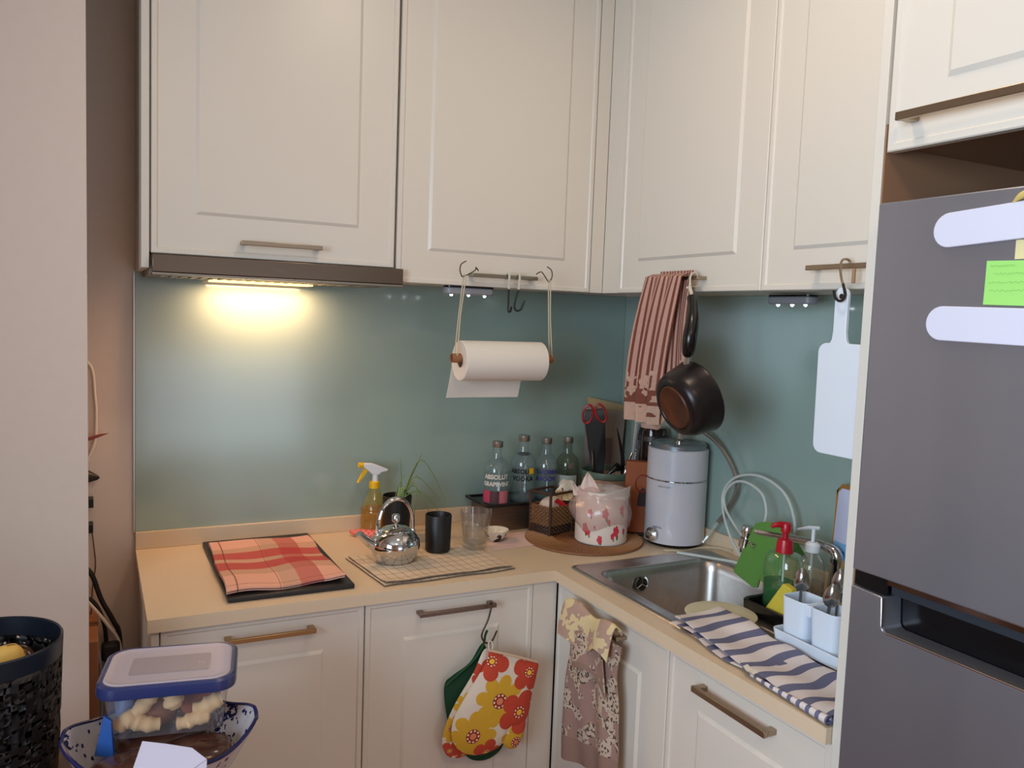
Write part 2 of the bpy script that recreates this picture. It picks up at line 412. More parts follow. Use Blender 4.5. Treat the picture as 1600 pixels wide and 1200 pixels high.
k_ = struct(MB().box(-1.63, -.55, -.54, -.52, .0005, .0995).box(-.55, -.53, -1.548, -.52, .0005, .0995).obj('baseboard_kitchen', CABE))

# ---------------------------------------------------------------- sink
SINKM = noisy('sink_steel', lin(205, 200, 195), lin(185, 180, 176), 60, .34, 1)
sk = thing('sink', 'stainless steel sink set into the worktop by the right wall', 'sink', (-.31, -.95, .9))
def rrect(x0, x1, y0, y1, r, z, n=6):
    out = []
    for cx, cy, a0 in ((x1 - r, y1 - r, 0), (x0 + r, y1 - r, PI / 2), (x0 + r, y0 + r, PI), (x1 - r, y0 + r, 1.5 * PI)):
        for i in range(n + 1): a = a0 + PI / 2 * i / n; out.append((cx + r * math.cos(a), cy + r * math.sin(a), z))
    return out
def loft(mb, rings, cap=True):
    n = len(rings[0]); vs = [p for r in rings for p in r]
    fs = [(j * n + i, j * n + (i + 1) % n, (j + 1) * n + (i + 1) % n, (j + 1) * n + i) for j in range(len(rings) - 1) for i in range(n)]
    if cap: fs.append(tuple((len(rings) - 1) * n + i for i in range(n)))
    return mb.add(vs, fs)
bx = (-.512, -.118, -1.035, -.668)
bw = MB()
R_ = lambda g_, z, r: rrect(bx[0] - g_, bx[1] + g_, bx[2] - g_, bx[3] + g_, r, z)
loft(bw, [R_(.012, .9035, .05), R_(.006, .9025, .048), R_(.0, .895, .045), R_(-.004, .87, .045), R_(-.012, .755, .045), R_(-.02, .738, .04), R_(-.04, .728, .03), R_(-.15, .724, .01)])
bw.obj('bowl', SINKM, sk, sharp=60)
# deck: outer plate with raised rim, open over the bowl
dk = MB(); ox0, ox1, oy0, oy1 = -.562, -.066, -1.40, -.588
n = len(R_(0, 0, .05))
outer = lambda g_, z, r: rrect(ox0 - g_, ox1 + g_, oy0 - g_, oy1 + g_, r, z)
loft(dk, [outer(0, .9005, .02), outer(-.002, .9045, .02), outer(-.012, .9055, .02), outer(-.018, .9035, .02), R_(.012, .9035, .05)], cap=False)
dk.obj('rim', SINKM, sk, sharp=60)
for i in range(7):
    MB().tube([(-.50 + i * .06, -1.09, .9036), (-.50 + i * .06, -1.36, .9036)], .0025, 6).obj('drain_ridge', SINKM, sk)
ov = MB().lathe([(0, 0), (.021, 0), (.023, .002), (.019, .003)], (-.375, -.6775, .858), 24, axis=(0, -1, 0)).obj('overflow', CHROME, sk)
MB().lathe([(0, 0), (.017, .0)], (-.375, -.6808, .858), 20, axis=(0, -1, 0)).obj('overflow_hole', DARK, ov)
st = MB()
for i in range(3):
    a = PI / 2 + i * 2 * PI / 3; st.tube([(-.375, -.6815, .858), (-.375 + .019 * math.cos(a), -.6815, .858 + .019 * math.sin(a))], .0015, 6)
st.obj('overflow_star', CHROME, ov)
MB().lathe([(0, .001), (.03, .001), (.042, .004), (.044, .001)], (-.31, -.85, .7245), 28).obj('drain', CHROME, sk)
# ---------------------------------------------------------------- fridge
FR = mat('fridge_steel', lin(140, 140, 148), .30, .8)
_n = noise(FR, 6, 2, stretch=(1, 1, .15)); V.T = FR.node_tree
base(FR, mix(FR, _n, lin(150, 153, 164), lin(178, 181, 190)))
FRD = mat('fridge_black', lin(12, 12, 14), .2)
fr = thing('fridge', 'tall dark steel fridge with two doors and a recessed grip at the right', 'fridge', (-.35, -1.95, 0))
ya, yb = -1.609, -2.22
MB().box(-.60, -.04, yb, ya - .001, .03, 1.780).obj('body', mat('fridge_side', lin(70, 68, 70), .5, .5), fr, bev=.003)
MB().box(-.652, -.606, yb, ya, 1.208, 1.7935).obj('upper_door', FR, fr, bev=.003)
def yz_prism(pts, x0, x1): return MB().prism([(x0, y, z) for y, z in pts], (x1 - x0, 0, 0))
rc = [(-1.668, 1.180)] + [(-1.672 - .006 * (1 - math.cos(a)), 1.130 - .006 * math.sin(a)) for a in (0, PI / 4, PI / 2)]
low = [(ya, .05), (ya, 1.182), (-1.668, 1.179), (-1.671, 1.134), (-1.674, 1.128), (-1.680, 1.125), (yb, 1.125), (yb, .05)]
yz_prism(low, -.652, -.606).obj('lower_door', FR, fr, bev=.002)
MB().box(-.6055, -.60, yb, -1.612, 1.10, 1.23).obj('grip_recess', FRD, fr)['label'] = 'black recessed grip'
MB().box(-.648, -.606, yb, -1.673, 1.2, 1.2075).obj('grip_edge', mat('grip_bronze', lin(150, 125, 105), .15, 1), fr)
MB().box(-.640, -.606, yb, -1.675, 1.185, 1.1995).obj('grip_lip', mat('grip_lip_grey', lin(70, 78, 88), .25, .6), fr)
MB().box(-.645, -.606, -1.672, ya - .001, 1.183, 1.2075).obj('door_gap', FRD, fr)
MB().tube([(-.652, -1.670, 1.178), (-.652, -1.672, 1.132), (-.652, -1.680, 1.1255), (-.652, yb, 1.1255)], .0016, 6).obj('grip_trim', mat('trim_bright', lin(205, 195, 190), .2, 1), fr)
MB().box(-.62, -.10, yb, -1.615, .0005, .03).obj('plinth', FRD, fr)

t = thing('ceiling_lamp', 'round white ceiling downlight above the worktop corner', 'ceiling lamp', (-.95, -1.32, 2.77))
MB().lathe([(.105, 0), (.125, -.004), (.128, -.014), (.128, -.0205), (.105, -.0205), (.105, 0)], (-.95, -1.32, 2.7795), 40).obj('trim_ring', WHITEP, t)
# ================================================================ things hanging from the wall cabinets
def arc(c, r, a0, a1, n, f): return [f(c, r, a0 + (a1 - a0) * i / n) for i in range(n + 1)]
# paper roll on its cord hanger
ph = thing('paper_roll_hanger', 'wire hooks and cord holding a cardboard tube under the middle wall cabinet', 'hanger', (-.70, -.395, 1.475))
PY = -.395
MB().lathe([(.013, -.165), (.013, .158), (.0105, .158), (.0105, -.165), (.013, -.165)], (-.692, PY, 1.4745), 20, axis=(1, 0, 0)).obj('tube', CARD, ph)
for s, x1, x0 in ((-1, -.848, -.828), (1, -.543, -.556)):
    MB().tube([(x1, PY, 1.487), (x1 + (x0 - x1) * .5, PY + .002, 1.60), (x0, PY, 1.706), (x0 + .001, PY - .004, 1.710), (x0 + .004, PY - .006, 1.70), (x1 + (x0 - x1) * .5 + .003, PY - .003, 1.60), (x1 + .002, PY - .013, 1.482)], .0018, 6).obj('cord', STRING, ph)
for s, xa, xh in ((1, -.785, -.828), (-1, -.574, -.556)):
    dx = -1 if s == 1 else 1
    pts = [(xa - dx * .012, -.372, 1.723), (xa, -.380, 1.731), (xa + dx * .006, -.388, 1.722), (xh, PY, 1.703), (xh + dx * .008, PY, 1.708), (xh + dx * .012, PY, 1.722), (xh + dx * .008, PY, 1.737), (xh - dx * .006, PY, 1.746)]
    MB().tube(spline(pts, 5), .0017, 6).obj('wire_hook', WIRE, ph)
pr_ = thing('paper_towel_roll', 'white kitchen paper roll hanging below the middle wall cabinet', 'paper roll', (-.70, PY, 1.46))
RC = (-.702, PY + .002, 1.467)
MB().lathe([(.020, -.128), (.055, -.130), (.057, -.128), (.057, .128), (.055, .130), (.020, .128), (.020, -.128)], RC, 40, axis=(1, 0, 0)).obj('roll', PAPER, pr_)
MB().lathe([(.0202, -.126), (.0202, .126), (.0188, .126), (.0188, -.126), (.0202, -.126)], RC, 24, axis=(1, 0, 0)).obj('core', CARD, pr_)
def sheet(u, v):
    x = -.829 + u * (.232 - .0 * v) ; a = v * .35
    z = 1.467 - v * .112; y = PY + .002 + .0575 + .004 * math.sin(u * 5) * v + .012 * v * v
    if v < .15: a = (.15 - v) / .15 * .5; y = PY + .002 + .0575 * math.cos(a); z = 1.467 + .0575 * math.sin(a) - v * .112
    return (x - .012 * v, y, z)
MB().grid(sheet, 12, 12, thick=.0008).obj('loose_sheet', PAPER, pr_)
# dark S hooks on the same handle
CO = mat('hook_coating', lin(205, 200, 185), .5)
DG = mat('hook_dark', lin(38, 46, 42), .4, .3)
def s_hook(label, x, tilt, low_out):
    t = thing('s_hook', label, 'hook', (x, -.363, 1.70), 'dark hooks on the cabinet handle')
    y0 = -.358
    top = [(x, -.3455, 1.703), (x, -.3455, 1.714), (x, -.350, 1.7195), (x, y0 + .002, 1.7215), (x, -.364, 1.7195), (x, -.3665, 1.713), (x, -.366, 1.69), (x - tilt * .2, -.366, 1.676)]
    MB().tube(spline(top, 5), .0036, 8).obj('coated_bend', CO, t)
    lo = [(x - tilt * .2, -.366, 1.675), (x - tilt, -.366, 1.64)] + ([(x - tilt * 1.1, -.366, 1.622), (x - tilt + .006, -.367, 1.614), (x + .006, -.368, 1.618), (x + .013, -.369, 1.634), (x + .016, -.370, 1.646)] if low_out else [(x - tilt, -.367, 1.615), (x - tilt, -.372, 1.6095), (x - tilt, -.382, 1.612), (x - tilt, -.387, 1.625)])
    MB().tube(spline(lo, 5), .0031, 8).obj('hook_wire', DG, t)
s_hook('dark hook with pale coated top hanging straight, left of the pair above the paper roll', -.671, 0, False)
s_hook('dark hook with pale coated top turned sideways, right of the pair above the paper roll', -.637, .012, True)
# battery lights
LED = mat('led_glow', (1, 1, 1), .4, Emission_Color=(.85, .92, 1, 1), Emission_Strength=25)
LG = mat('lamp_grey', lin(150, 152, 158), .4)
def puck(label, c, L, alongx, spots):
    t = thing('cabinet_light', label, 'light', c)
    x, y, z = c; hw, hl = .022, L / 2
    f = (lambda a, b: (x + a, y + b)) if alongx else (lambda a, b: (x + b, y + a))
    def ring(g_, zz):
        p = rrect(-hl + g_, hl - g_, -hw + g_, hw - g_, .018, 0, 5); return [(*f(a, b), zz) for a, b, _ in p]
    loft(MB(), [ring(0, z + .0255), ring(0, z + .0205), ring(0, z + .021)], True).obj('mount_plate', BLKP, t)
    m_ = MB(); loft(m_, [ring(.003, z + .021), ring(.0, z + .018), ring(0, z + .004), ring(.004, z)], True); m_.obj('lamp_body', LG, t)
    for s_ in spots: MB().ball((*f(s_, 0), z - .0005), .0045, 10, 6).obj('led', LED, t)
puck('slim grey battery light under the middle wall cabinet behind the hooks', (-.765, -.29, 1.6545), .155, True, (-.055, 0, .052))
puck('grey rounded battery light under the wall cabinet beside the white board', (-.12, -.925, 1.6545), .15, False, (-.045, .0, .05))

# brown striped towel on the corner cabinet handle
TW = mat('striped_terry', (.5, .3, .25), .95); u, v, _ = uv(TW)
nz = noise(TW, 90, 2); V.T = TW.node_tree
st_ = ((u * 11) % 1).lt(.42)
c_ = mix(TW, st_, lin(190, 150, 136), lin(118, 66, 50))
c_ = mix(TW, v.lt(.23), c_, lin(120, 68, 52))
nb = noise(TW, 38, 1); V.T = TW.node_tree
c_ = mix(TW, v.band(.15, .36) * V(nb).gt(.52), c_, lin(190, 155, 135))
c_ = mix(TW, v.lt(.125), c_, lin(192, 158, 138))
c_ = mix(TW, v.band(.05, .11) * V(nb).gt(.6), c_, lin(120, 68, 52))
base(TW, c_); bump(TW, nz, .8, .003)
t = thing('kitchen_towel', 'brown and pink striped terry towel slung over the corner cabinet handle', 'towel', (-.37, -.7, 1.5))
def tfold(u, v, zb, ya0, ya1, yb0, yb1, zt, xo, amp, k, ph=0):
    z = zb + (zt - zb) * v; e = v ** 1.2
    y = (ya0 + (ya1 - ya0) * u) * (1 - e) + (yb0 + (yb1 - yb0) * u) * e
    x = xo - amp * math.sin(u * k + ph + .6 * math.sin(v * 3)) * (1 - .75 * v ** 4) - .012 * math.sin(PI * v)
    return (x, y, z)
def front(u, v): 
    if v > .97: a = (v - .97) / .03 * PI * .55; q = tfold(u, .97, 1.315, -.570, -.715, -.640, -.790, 1.728, -.383, .012, 17); return (q[0] + .02 * (1 - math.cos(a)), q[1], q[2] + .012 * math.sin(a))
    return tfold(u, v, 1.315, -.570, -.715, -.640, -.790, 1.728, -.383, .012, 17)
MB().grid(front, 60, 40, thick=.004).obj('front_layer', TW, t, sharp=80)
def back(u, v): return tfold(u, v, 1.295 if u < .3 else 1.295 + .10 * sm(.3, 1, u), -.615, -.80, -.665, -.80, 1.735, -.352, .006, 13, 1)
MB().grid(back, 50, 36, thick=.004).obj('back_layer', TW, t, sharp=80)

# saucepan hung by its handle
sp = thing('saucepan', 'dark saucepan with a burnt brown base hanging by its black handle', 'saucepan', (-.38, -.86, 1.40))
ax = Vector((-.934, .033, -.36)).normalized()           # rim -> base
rim = Vector((-.375, -.878, 1.412))
PAN = noisy('pan_enamel', lin(30, 27, 30), lin(44, 36, 36), 14, .3, .4)
MB().lathe([(.089, .0), (.094, -.002), (.096, .002), (.094, .008), (.091, .03), (.087, .058), (.080, .073), (.070, .0805), (.060, .0815), (.058, .079), (0, .079)], rim, 48, axis=ax).obj('body', PAN, sp)
MB().lathe([(.0905, .001), (.086, .05), (.076, .070), (0, .072)], rim, 40, axis=ax).obj('inside', mat('pan_inside', lin(30, 28, 28), .35, .3), sp)
PB = mat('pan_base', lin(90, 52, 34), .4, .3); nn = noise(PB, 22, 3); base(PB, mix(PB, nn, lin(120, 66, 40), lin(40, 26, 22)))
MB().lathe([(0, .0805), (.046, .0805), (.050, .0828), (.055, .0828), (.058, .080)], rim, 44, axis=ax).obj('base_disc', PB, sp)['label'] = 'burnt brown base'
up = (Vector((0, 0, 1)) - ax * ax.z).normalized()
j = rim + up * .091 + ax * .010
MB().tube([j - up * .004, j + up * .012 + Vector((.004, 0, .004)), j + up * .02 + Vector((.006, 0, .008))], .0095, 10).obj('ferrule', CHROME, sp)
h0 = Vector((-.418, -.876, 1.520))
HP = [h0, (-.424, -.888, 1.530), (-.426, -.893, 1.56), (-.416, -.886, 1.60), (-.402, -.868, 1.635), (-.392, -.850, 1.662)]
MB().tube(spline(HP, 6), [.0125 + .0055 * math.sin(PI * min(1, i / 24)) for i in range(31)], 12, flat=1).obj('handle', BLKP, sp)
MB().tube(spline([(-.392, -.850, 1.660), (-.385, -.838, 1.675), (-.378, -.822, 1.690)], 4), .0045, 8).obj('hanging_loop', mat('loop_cream', lin(205, 195, 178), .5), sp)
hk = tag(MB().tube(spline([(-.3400, -.806, 1.712), (-.344, -.806, 1.7255), (-.356, -.806, 1.7265), (-.366, -.808, 1.716), (-.370, -.814, 1.695), (-.378, -.822, 1.683), (-.388, -.824, 1.688)], 5), .0028, 8).obj('s_hook', CO), 'pale hook at the towel edge carrying the saucepan', 'hook')

# white board with hook
bdm = mat('board_white', lin(228, 236, 246), .35)
t = thing('cutting_board', 'white plastic paddle cutting board hanging beside the fridge', 'cutting board', (-.37, -1.30, 1.45))
def bd(cx, pts): return [(-.368 , y, z) for y, z in pts]
o2 = []
for cy, cz, a0 in ((-1.365, 1.350, PI), (-1.270, 1.350, 1.5 * PI), (-1.268, 1.545, 0), (-1.2835, 1.59, None), (-1.300, 1.665, 9), (-1.3165, 1.59, None), (-1.365, 1.545, PI / 2)):
    if a0 is None: o2.append((cy, cz)); continue
    if a0 == 9:
        o2 += [(cy + .0165 * math.cos(b), cz + .0165 * math.sin(b)) for b in [PI * i / 8 for i in range(9)]]; continue
    r = .02; b0 = {PI: PI, 1.5 * PI: 1.5 * PI, 0: 0, PI / 2: PI / 2}[a0]
    if a0 == 0: o2 += [(cy + r * math.cos(b), cz + r * math.sin(b)) for b in [PI / 2 * i / 5 for i in range(6)]] + [(-1.277, 1.5655), (-1.2815, 1.573)]
    elif a0 == PI / 2: o2 += [(-1.3185, 1.573), (-1.323, 1.5655)] + [(cy + r * math.cos(b), cz + r * math.sin(b)) for b in [PI / 2 + PI / 2 * i / 5 for i in range(6)]]
    else: o2 += [(cy + r * math.cos(b), cz + r * math.sin(b)) for b in [b0 + PI / 2 * i / 5 for i in range(6)]]
MB().prism(bd(0, o2), (.009, 0, 0)).obj('board', bdm, t, bev=.0015)
MB().lathe([(0, 0), (.0055, 0)], (-.3686, -1.300, 1.663), 16, axis=(-1, 0, 0)).obj('hanging_hole', DARK, t)
t = thing('s_hook', 'silver hook with a black tip carrying the white cutting board', 'hook', (-.37, -1.29, 1.70))
MB().tube(spline([(-.343, -1.296, 1.722), (-.344, -1.294, 1.737), (-.354, -1.292, 1.741), (-.365, -1.292, 1.736), (-.370, -1.294, 1.72), (-.372, -1.300, 1.70), (-.374, -1.307, 1.688)], 5), .0026, 8).obj('hook_wire', HAND, t)
MB().tube(spline([(-.374, -1.307, 1.688), (-.376, -1.315, 1.668), (-.379, -1.314, 1.656), (-.381, -1.306, 1.653), (-.381, -1.296, 1.660), (-.380, -1.290, 1.674)], 5), .0029, 8).obj('black_tip', BLACK, t)
t = thing('peg', 'small wooden peg on the handle behind the silver hook', 'peg', (-.35, -1.315, 1.71))
MB().box(-.3605, -.3555, -1.322, -1.315, 1.690, 1.7205).obj('peg_body', mat('peg_wood', lin(170, 130, 100), .7), t, bev=.001)
t = tag(MB().tube([(-.45, -1.5485, 1.70), (-.45, -1.5485, 1.655)], .0015, 6).tube([(-.45, -1.5470, 1.655), (-.45, -1.5470, 1.52)], .003, 6).obj('hanging_strap', BLACK), 'thin black strap hanging on the side panel behind the white board', 'strap')

# ================================================================ worktop things, back run
# hob plate with checked cloth
t = thing('hob_plate', 'flat black hob plate under the red checked cloth', 'hob', (-1.32, -.3, .9))
MB().box(-1.471, -1.167, -.553, -.040, .9003, .9125).obj('glass_plate', mat('hob_black', lin(30, 30, 32), .45), t, bev=.003)
CH = mat('checked_cloth', (.6, .3, .2), .9); u, v, _ = uv(CH)
def bands(x, L):
    acc = None
    for a, b in L:
        q = x.band(a, b); acc = q if acc is None else acc.mx(q)
    return acc
rv = bands(v, ((.36, .50), (.56, .70))); ru = bands(u, ((.62, .82),))
gv = bands(v, ((.24, .36), (.70, .82), (.50, .56))); gu = bands(u, ((.46, .62),)); pk = bands(u, ((.82, .93),))
c_ = mix(CH, (gv * .6), lin(226, 172, 152), lin(182, 146, 118))
c_ = mix(CH, (gu * .45), c_, lin(170, 144, 122))
c_ = mix(CH, (rv * .85), c_, lin(178, 50, 56))
c_ = mix(CH, (ru * .62), c_, lin(172, 44, 52))
c_ = mix(CH, (bands(u, ((.085, .098), (.44, .446))) + bands(v, ((.06, .065),))) * .75, c_, lin(110, 60, 40))
base(CH, c_); bump(CH, noise(CH, 500, 2), .3, .001)
t = thing('checked_cloth', 'red and peach checked cloth folded flat on the black hob plate', 'cloth', (-1.33, -.3, .915))
def cl(z, sx):
    def f(u, v):
        x = -1.473 + u * .287 + .011 * v * (1 - u); y = -.540 + v * .44 + .014 * u * (1 - v) - .010 * u * v
        zz = z + .0025 * math.sin(u * 9 + v * 4) + .0022 * math.sin(v * 13 - u * 3) + .006 * sm(.85, 1, u) * sm(.3, 0, v)
        return (x + .003 * math.sin(v * 9), y + .004 * math.sin(u * 11) + sx, zz)
    return f
MB().grid(cl(.926, 0), 30, 30, thick=.003).obj('top_layer', CH, t, sharp=80)
MB().grid(cl(.9195, .004), 24, 24, thick=.0028).obj('under_layer', CH, t, sharp=80)

# grid tea towel
GR = mat('grid_towel_cloth', (.8, .7, .6), .9); u, v, _ = uv(GR)
ln = ((u * 15) % 1).lt(.06).mx(((v * 7) % 1).lt(.05))
base(GR, mix(GR, ln * .85, lin(214, 196, 172), lin(64, 50, 44))); bump(GR, noise(GR, 400, 2), .3, .001)
t = thing('tea_towel', 'cream tea towel with thin dark grid lines folded under the kettle', 'tea towel', (-.9, -.42, .9))
A4 = [Vector(p) for p in ((-1.122, -.304), (-1.095, -.570), (-.713, -.556), (-.735, -.285))]
def tt(z, k, s):
    def f(u, v):
        p = (A4[1] * (1 - u) + A4[2] * u) * (1 - v) + (A4[0] * (1 - u) + A4[3] * u) * v
        c = Vector((-.915, -.43)); p = c + (p - c) * s
        return (p.x, p.y + .003 * math.sin(u * 14 + k), z + .0006 * math.sin(u * 21 + k) + .0006 * math.sin(v * 12 + k) + .004 * sm(.14, .0, v) * (1 if k else .1))
    return f
MB().grid(tt(.9035, 0, 1), 30, 20, thick=.002).obj('lower_fold', GR, t, sharp=80)
MB().grid(tt(.9068, 2, .965), 30, 20, thick=.002).obj('upper_fold', GR, t, sharp=80)
ZTW = .9085

# kettle
t = thing('kettle', 'small polished steel kettle with an arched handle on the grid tea towel', 'kettle', (-1.0, -.385, ZTW))
kx, ky = -1.005, -.385
MB().lathe([(0, .0), (.050, .0), (.054, .004), (.064, .022), (.069, .042), (.067, .060), (.056, .076), (.046, .083), (.044, .084)], (kx, ky, ZTW + .0005), 40).obj('body', CHROME, t)
MB().lathe([(.0445, .084), (.043, .088), (.030, .096), (.012, .1005), (0, .101)], (kx, ky, ZTW), 36).obj('lid', CHROME, t)
MB().lathe([(.005, .100), (.005, .106), (.011, .110), (.0115, .126), (.009, .130), (0, .131)], (kx, ky, ZTW), 20).obj('lid_knob', CHROME, t)
sd = Vector((-.94, -.10, 0)).normalized()
P0 = Vector((kx, ky, ZTW + .045)) + sd * .055
MB().tube([P0, P0 + sd * .025 + Vector((0, 0, .016)), P0 + sd * .045 + Vector((0, 0, .033)), P0 + sd * .055 + Vector((0, 0, .043))], [.018, .013, .010, .0095], 14).obj('spout', CHROME, t)
ha = []
for i in range(17):
    a = PI * i / 16; ha.append((kx + .053 * math.cos(a), ky + .006 * math.cos(a), ZTW + .10 + .074 * math.sin(a)))
ha = [(kx + .053, ky + .006, ZTW + .078)] + ha + [(kx - .053, ky - .006, ZTW + .078)]
MB().tube(ha, .0042, 8, flat=1.6).obj('handle', CHROME, t)
for s in (-1, 1): MB().ball((kx + s * .053, ky + s * .006, ZTW + .077), .008, 10, 6).obj('handle_mount', CHROME, t)

# black cup, black pot with spring onions
t = thing('cup', 'black straight-sided cup on the grid tea towel beside the kettle', 'cup', (-.86, -.35, ZTW))
MB().lathe([(0, 0), (.034, 0), (.0365, .003), (.0385, .104), (.037, .107), (.0355, .104), (.034, .01), (0, .008)], (-.857, -.335, ZTW + .0005), 36).obj('cup_body', BLACK, t)
t = thing('plant_pot', 'black pot of green spring onions behind the kettle', 'potted plant', (-.92, -.15, .9))
MB().lathe([(0, 0), (.038, 0), (.045, .135), (.043, .138), (.041, .130), (.036, .012), (0, .01)], (-.922, -.155, .9008), 32).obj('pot', BLACK, t)
MB().lathe([(0, .12), (.041, .118)], (-.922, -.155, .9008), 24).obj('soil', noisy('soil', lin(40, 30, 24), lin(20, 16, 12), 60, .95), t)
LEAF = noisy('onion_leaf', lin(120, 150, 84), lin(88, 120, 60), 30, .6)
BR = mat('dry_leaf', lin(120, 110, 66), .7)
px, py, pz = -.905, -.155, 1.018
tips = [((.02, .0, .06), (.05, -.02, .145)), ((-.005, 0, .06), (-.01, .0, .135)), ((.05, -.02, .13), (.125, -.05, -.0)), ((.03, -.02, .05), (.085, -.04, -.055)), ((.04, -.01, .075), (.11, -.03, .0)),
        ((-.02, 0, .03), (-.03, -.02, -.02)), ((.03, -.03, .06), (.02, -.05, -.05)), ((.02, .01, .05), (.05, .0, .08)), ((.05, -.02, .03), (.13, -.06, -.065)), ((-.02, -.01, .04), (.0, -.02, .09)), ((.01, -.02, .05), (.03, -.03, .07)), ((.0, -.02, .04), (-.035, -.04, .01))]
for i, (mid, tip) in enumerate(tips):
    b0 = Vector((px - .015 + .004 * (i % 4), py - .004 * (i % 3), pz)); m1 = Vector((px, py, pz)) + Vector(mid); e = Vector((px, py, pz)) + Vector(tip)
    P = spline([b0, m1, e], 8); n = len(P)
    MB().tube(P, [.0026 * (1 - .75 * k / n) for k in range(n)], 6).obj('leaf', LEAF if i % 5 else BR, t)
for i in range(4):
    MB().tube([(px - .02 + .008 * i, py - .01, pz), (px - .012 + .006 * i, py - .008, pz + .045)], [.0045, .003], 8).obj('stem', mat('onion_stem', lin(150, 170, 110), .6) if i == 0 else bpy.data.materials['onion_stem'], t)

# tumbler with water
CG = thin('clear_glass', (.975, .98, .98), .02, 2.2, .03, lin(220, 220, 220))
t = thing('tumbler', 'clear cut-glass tumbler with a little water at the right of the tea towel', 'glass', (-.742, -.345, ZTW))
gp = []
MB().lathe([(0, .0), (.033, 0), (.036, .004), (.040, .060), (.0455, .110), (.0440, .111), (.0385, .060), (.0335, .014), (0, .012)], (-.742, -.342, ZTW + .0005), 36).obj('glass_wall', CG, t)
MB().lathe([(.0378, .056), (.033, .0145), (0, .0145)], (-.742, -.342, ZTW + .0005), 30).lathe([(0, .056), (.0378, .056)], (-.742, -.342, ZTW + .0005), 30).obj('water', thin('water', (.985, .99, .99), .02, 1.2), t)
cut = MB()
for i in range(10):
    a = 2 * PI * i / 10
    for s in (-1, 1):
        cut.tube([(-.742 + (.0425 + .001) * math.cos(a + s * .28 * k / 4), -.342 + .0428 * math.sin(a + s * .28 * k / 4), ZTW + .07 + .008 * k) for k in range(5)], .0007, 4)
cut.obj('cut_lines', CG, t)['kind'] = 'stuff'

# spray bottle
AMB = thin('spray_plastic', (.93, .88, .62), .08, 1.3, .12, lin(225, 205, 120))
LQ = thin('amber_liquid', (.86, .58, .28), .1, .6, .35, lin(205, 150, 80))
YEL = mat('yellow_plastic', lin(238, 190, 20), .35)
t = thing('spray_bottle', 'clear spray bottle of amber liquid with yellow and white trigger head', 'spray bottle', (-.975, -.085, .9))
sx, sy = -.972, -.082
MB().lathe([(0, 0), (.036, 0), (.040, .005), (.041, .05), (.041, .075), (.036, .095), (.024, .125), (.014, .15), (.013, .155)], (sx, sy, .9008), 32).obj('bottle', AMB, t)
MB().lathe([(0, .003), (.034, .003), (.0385, .008), (.0395, .085), (0, .085)], (sx, sy, .9008), 30).obj('liquid', LQ, t)
MB().lathe([(.012, .148), (.0165, .149), (.0165, .168), (.014, .171), (0, .171)], (sx, sy, .9), 24).obj('collar', YEL, t)
MB().tube([(sx + .002, sy, 1.068), (sx + .002, sy, 1.10)], [.010, .008], 12).obj('neck', WHITEP, t)
hx = [(-.038, 1.117), (-.036, 1.128), (-.01, 1.127), (.018, 1.116), (.042, 1.106), (.04, 1.101), (.02, 1.098), (.012, 1.09), (-.006, 1.09), (-.014, 1.098), (-.026, 1.108)]
MB().prism([(sx + a, sy - .008, z) for a, z in hx], (0, .016, 0)).obj('head', WHITEP, t, bev=.002)
MB().tube([(sx - .038, sy, 1.122), (sx - .052, sy, 1.123)], .0085, 12).obj('nozzle', YEL, t)
MB().prism([(sx + a, sy - .005, z) for a, z in ((-.034, 1.112), (-.022, 1.106), (-.034, 1.088), (-.052, 1.066), (-.056, 1.068), (-.046, 1.088))], (0, .010, 0)).obj('trigger', YEL, t, bev=.001)

# pink net cloth beside the bottle
NET = mat('pink_net', lin(224, 96, 92), .8); u, v, _ = uv(NET)
base(NET, mix(NET, ((u * 8 + v * 5) % 1).lt(.18).mx(((u * 8 - v * 5) % 1).lt(.18)), lin(226, 98, 94), lin(240, 160, 150))); bump(NET, noise(NET, 120, 2), .8, .003)
t = thing('pink_sponge_cloth', 'red net scrubbing cloth lying against the spray bottle', 'cloth', (-1.0, -.08, .9))
def netf(u, v):
    a = 2 * PI * v; cx = -1.045 + u * .11; cy = -.075 - u * .085
    w = .016 + .010 * math.sin(PI * u) ; 
    return (cx + .010 * math.cos(a) * math.sin(PI * min(1, max(.02, u))) , cy + w * math.cos(a) * (math.sin(PI * (.06 + .88 * u)) ** .5), .9135 + .012 * math.sin(a) * (math.sin(PI * (.06 + .88 * u)) ** .5))
MB().grid(netf, 24, 20).obj('folded_net', NET, t, sharp=80)

# small bowl and the paper under it
t = thing('small_bowl', 'small white bowl with a dark painted pattern outside', 'bowl', (-.64, -.27, .9))
BWL = mat('bowl_pattern', lin(225, 218, 200), .25); _n = noise(BWL, 55, 1); V.T = BWL.node_tree; base(BWL, mix(BWL, V(_n).gt(.60), lin(222, 214, 198), lin(60, 45, 35)))
MB().lathe([(0, .0), (.020, 0), (.022, .005), (.034, .018), (.040, .034), (.0395, .035)], (-.640, -.275, .9025), 32).obj('outside', BWL, t)
MB().lathe([(.0395, .035), (.033, .019), (.02, .009), (0, .007)], (-.640, -.275, .9025), 32).obj('inside', mat('porcelain', lin(228, 222, 206), .2), t)
NAP = noisy('napkin_paper', lin(226, 200, 190), lin(214, 182, 176), 20, .9)
t = thing('paper_napkin', 'pale pink paper sheet lying under the small bowl', 'napkin', (-.62, -.3, .9))
MB().grid(lambda u, v: (-.70 + .16 * u + .05 * v, -.375 + .155 * v + .012 * u, .9014 + .0035 * max(0, math.sin(u * 7 + v * 3)) * sm(.55, 1, u)), 20, 14, thick=.0005).obj('sheet', NAP, t, sharp=80)
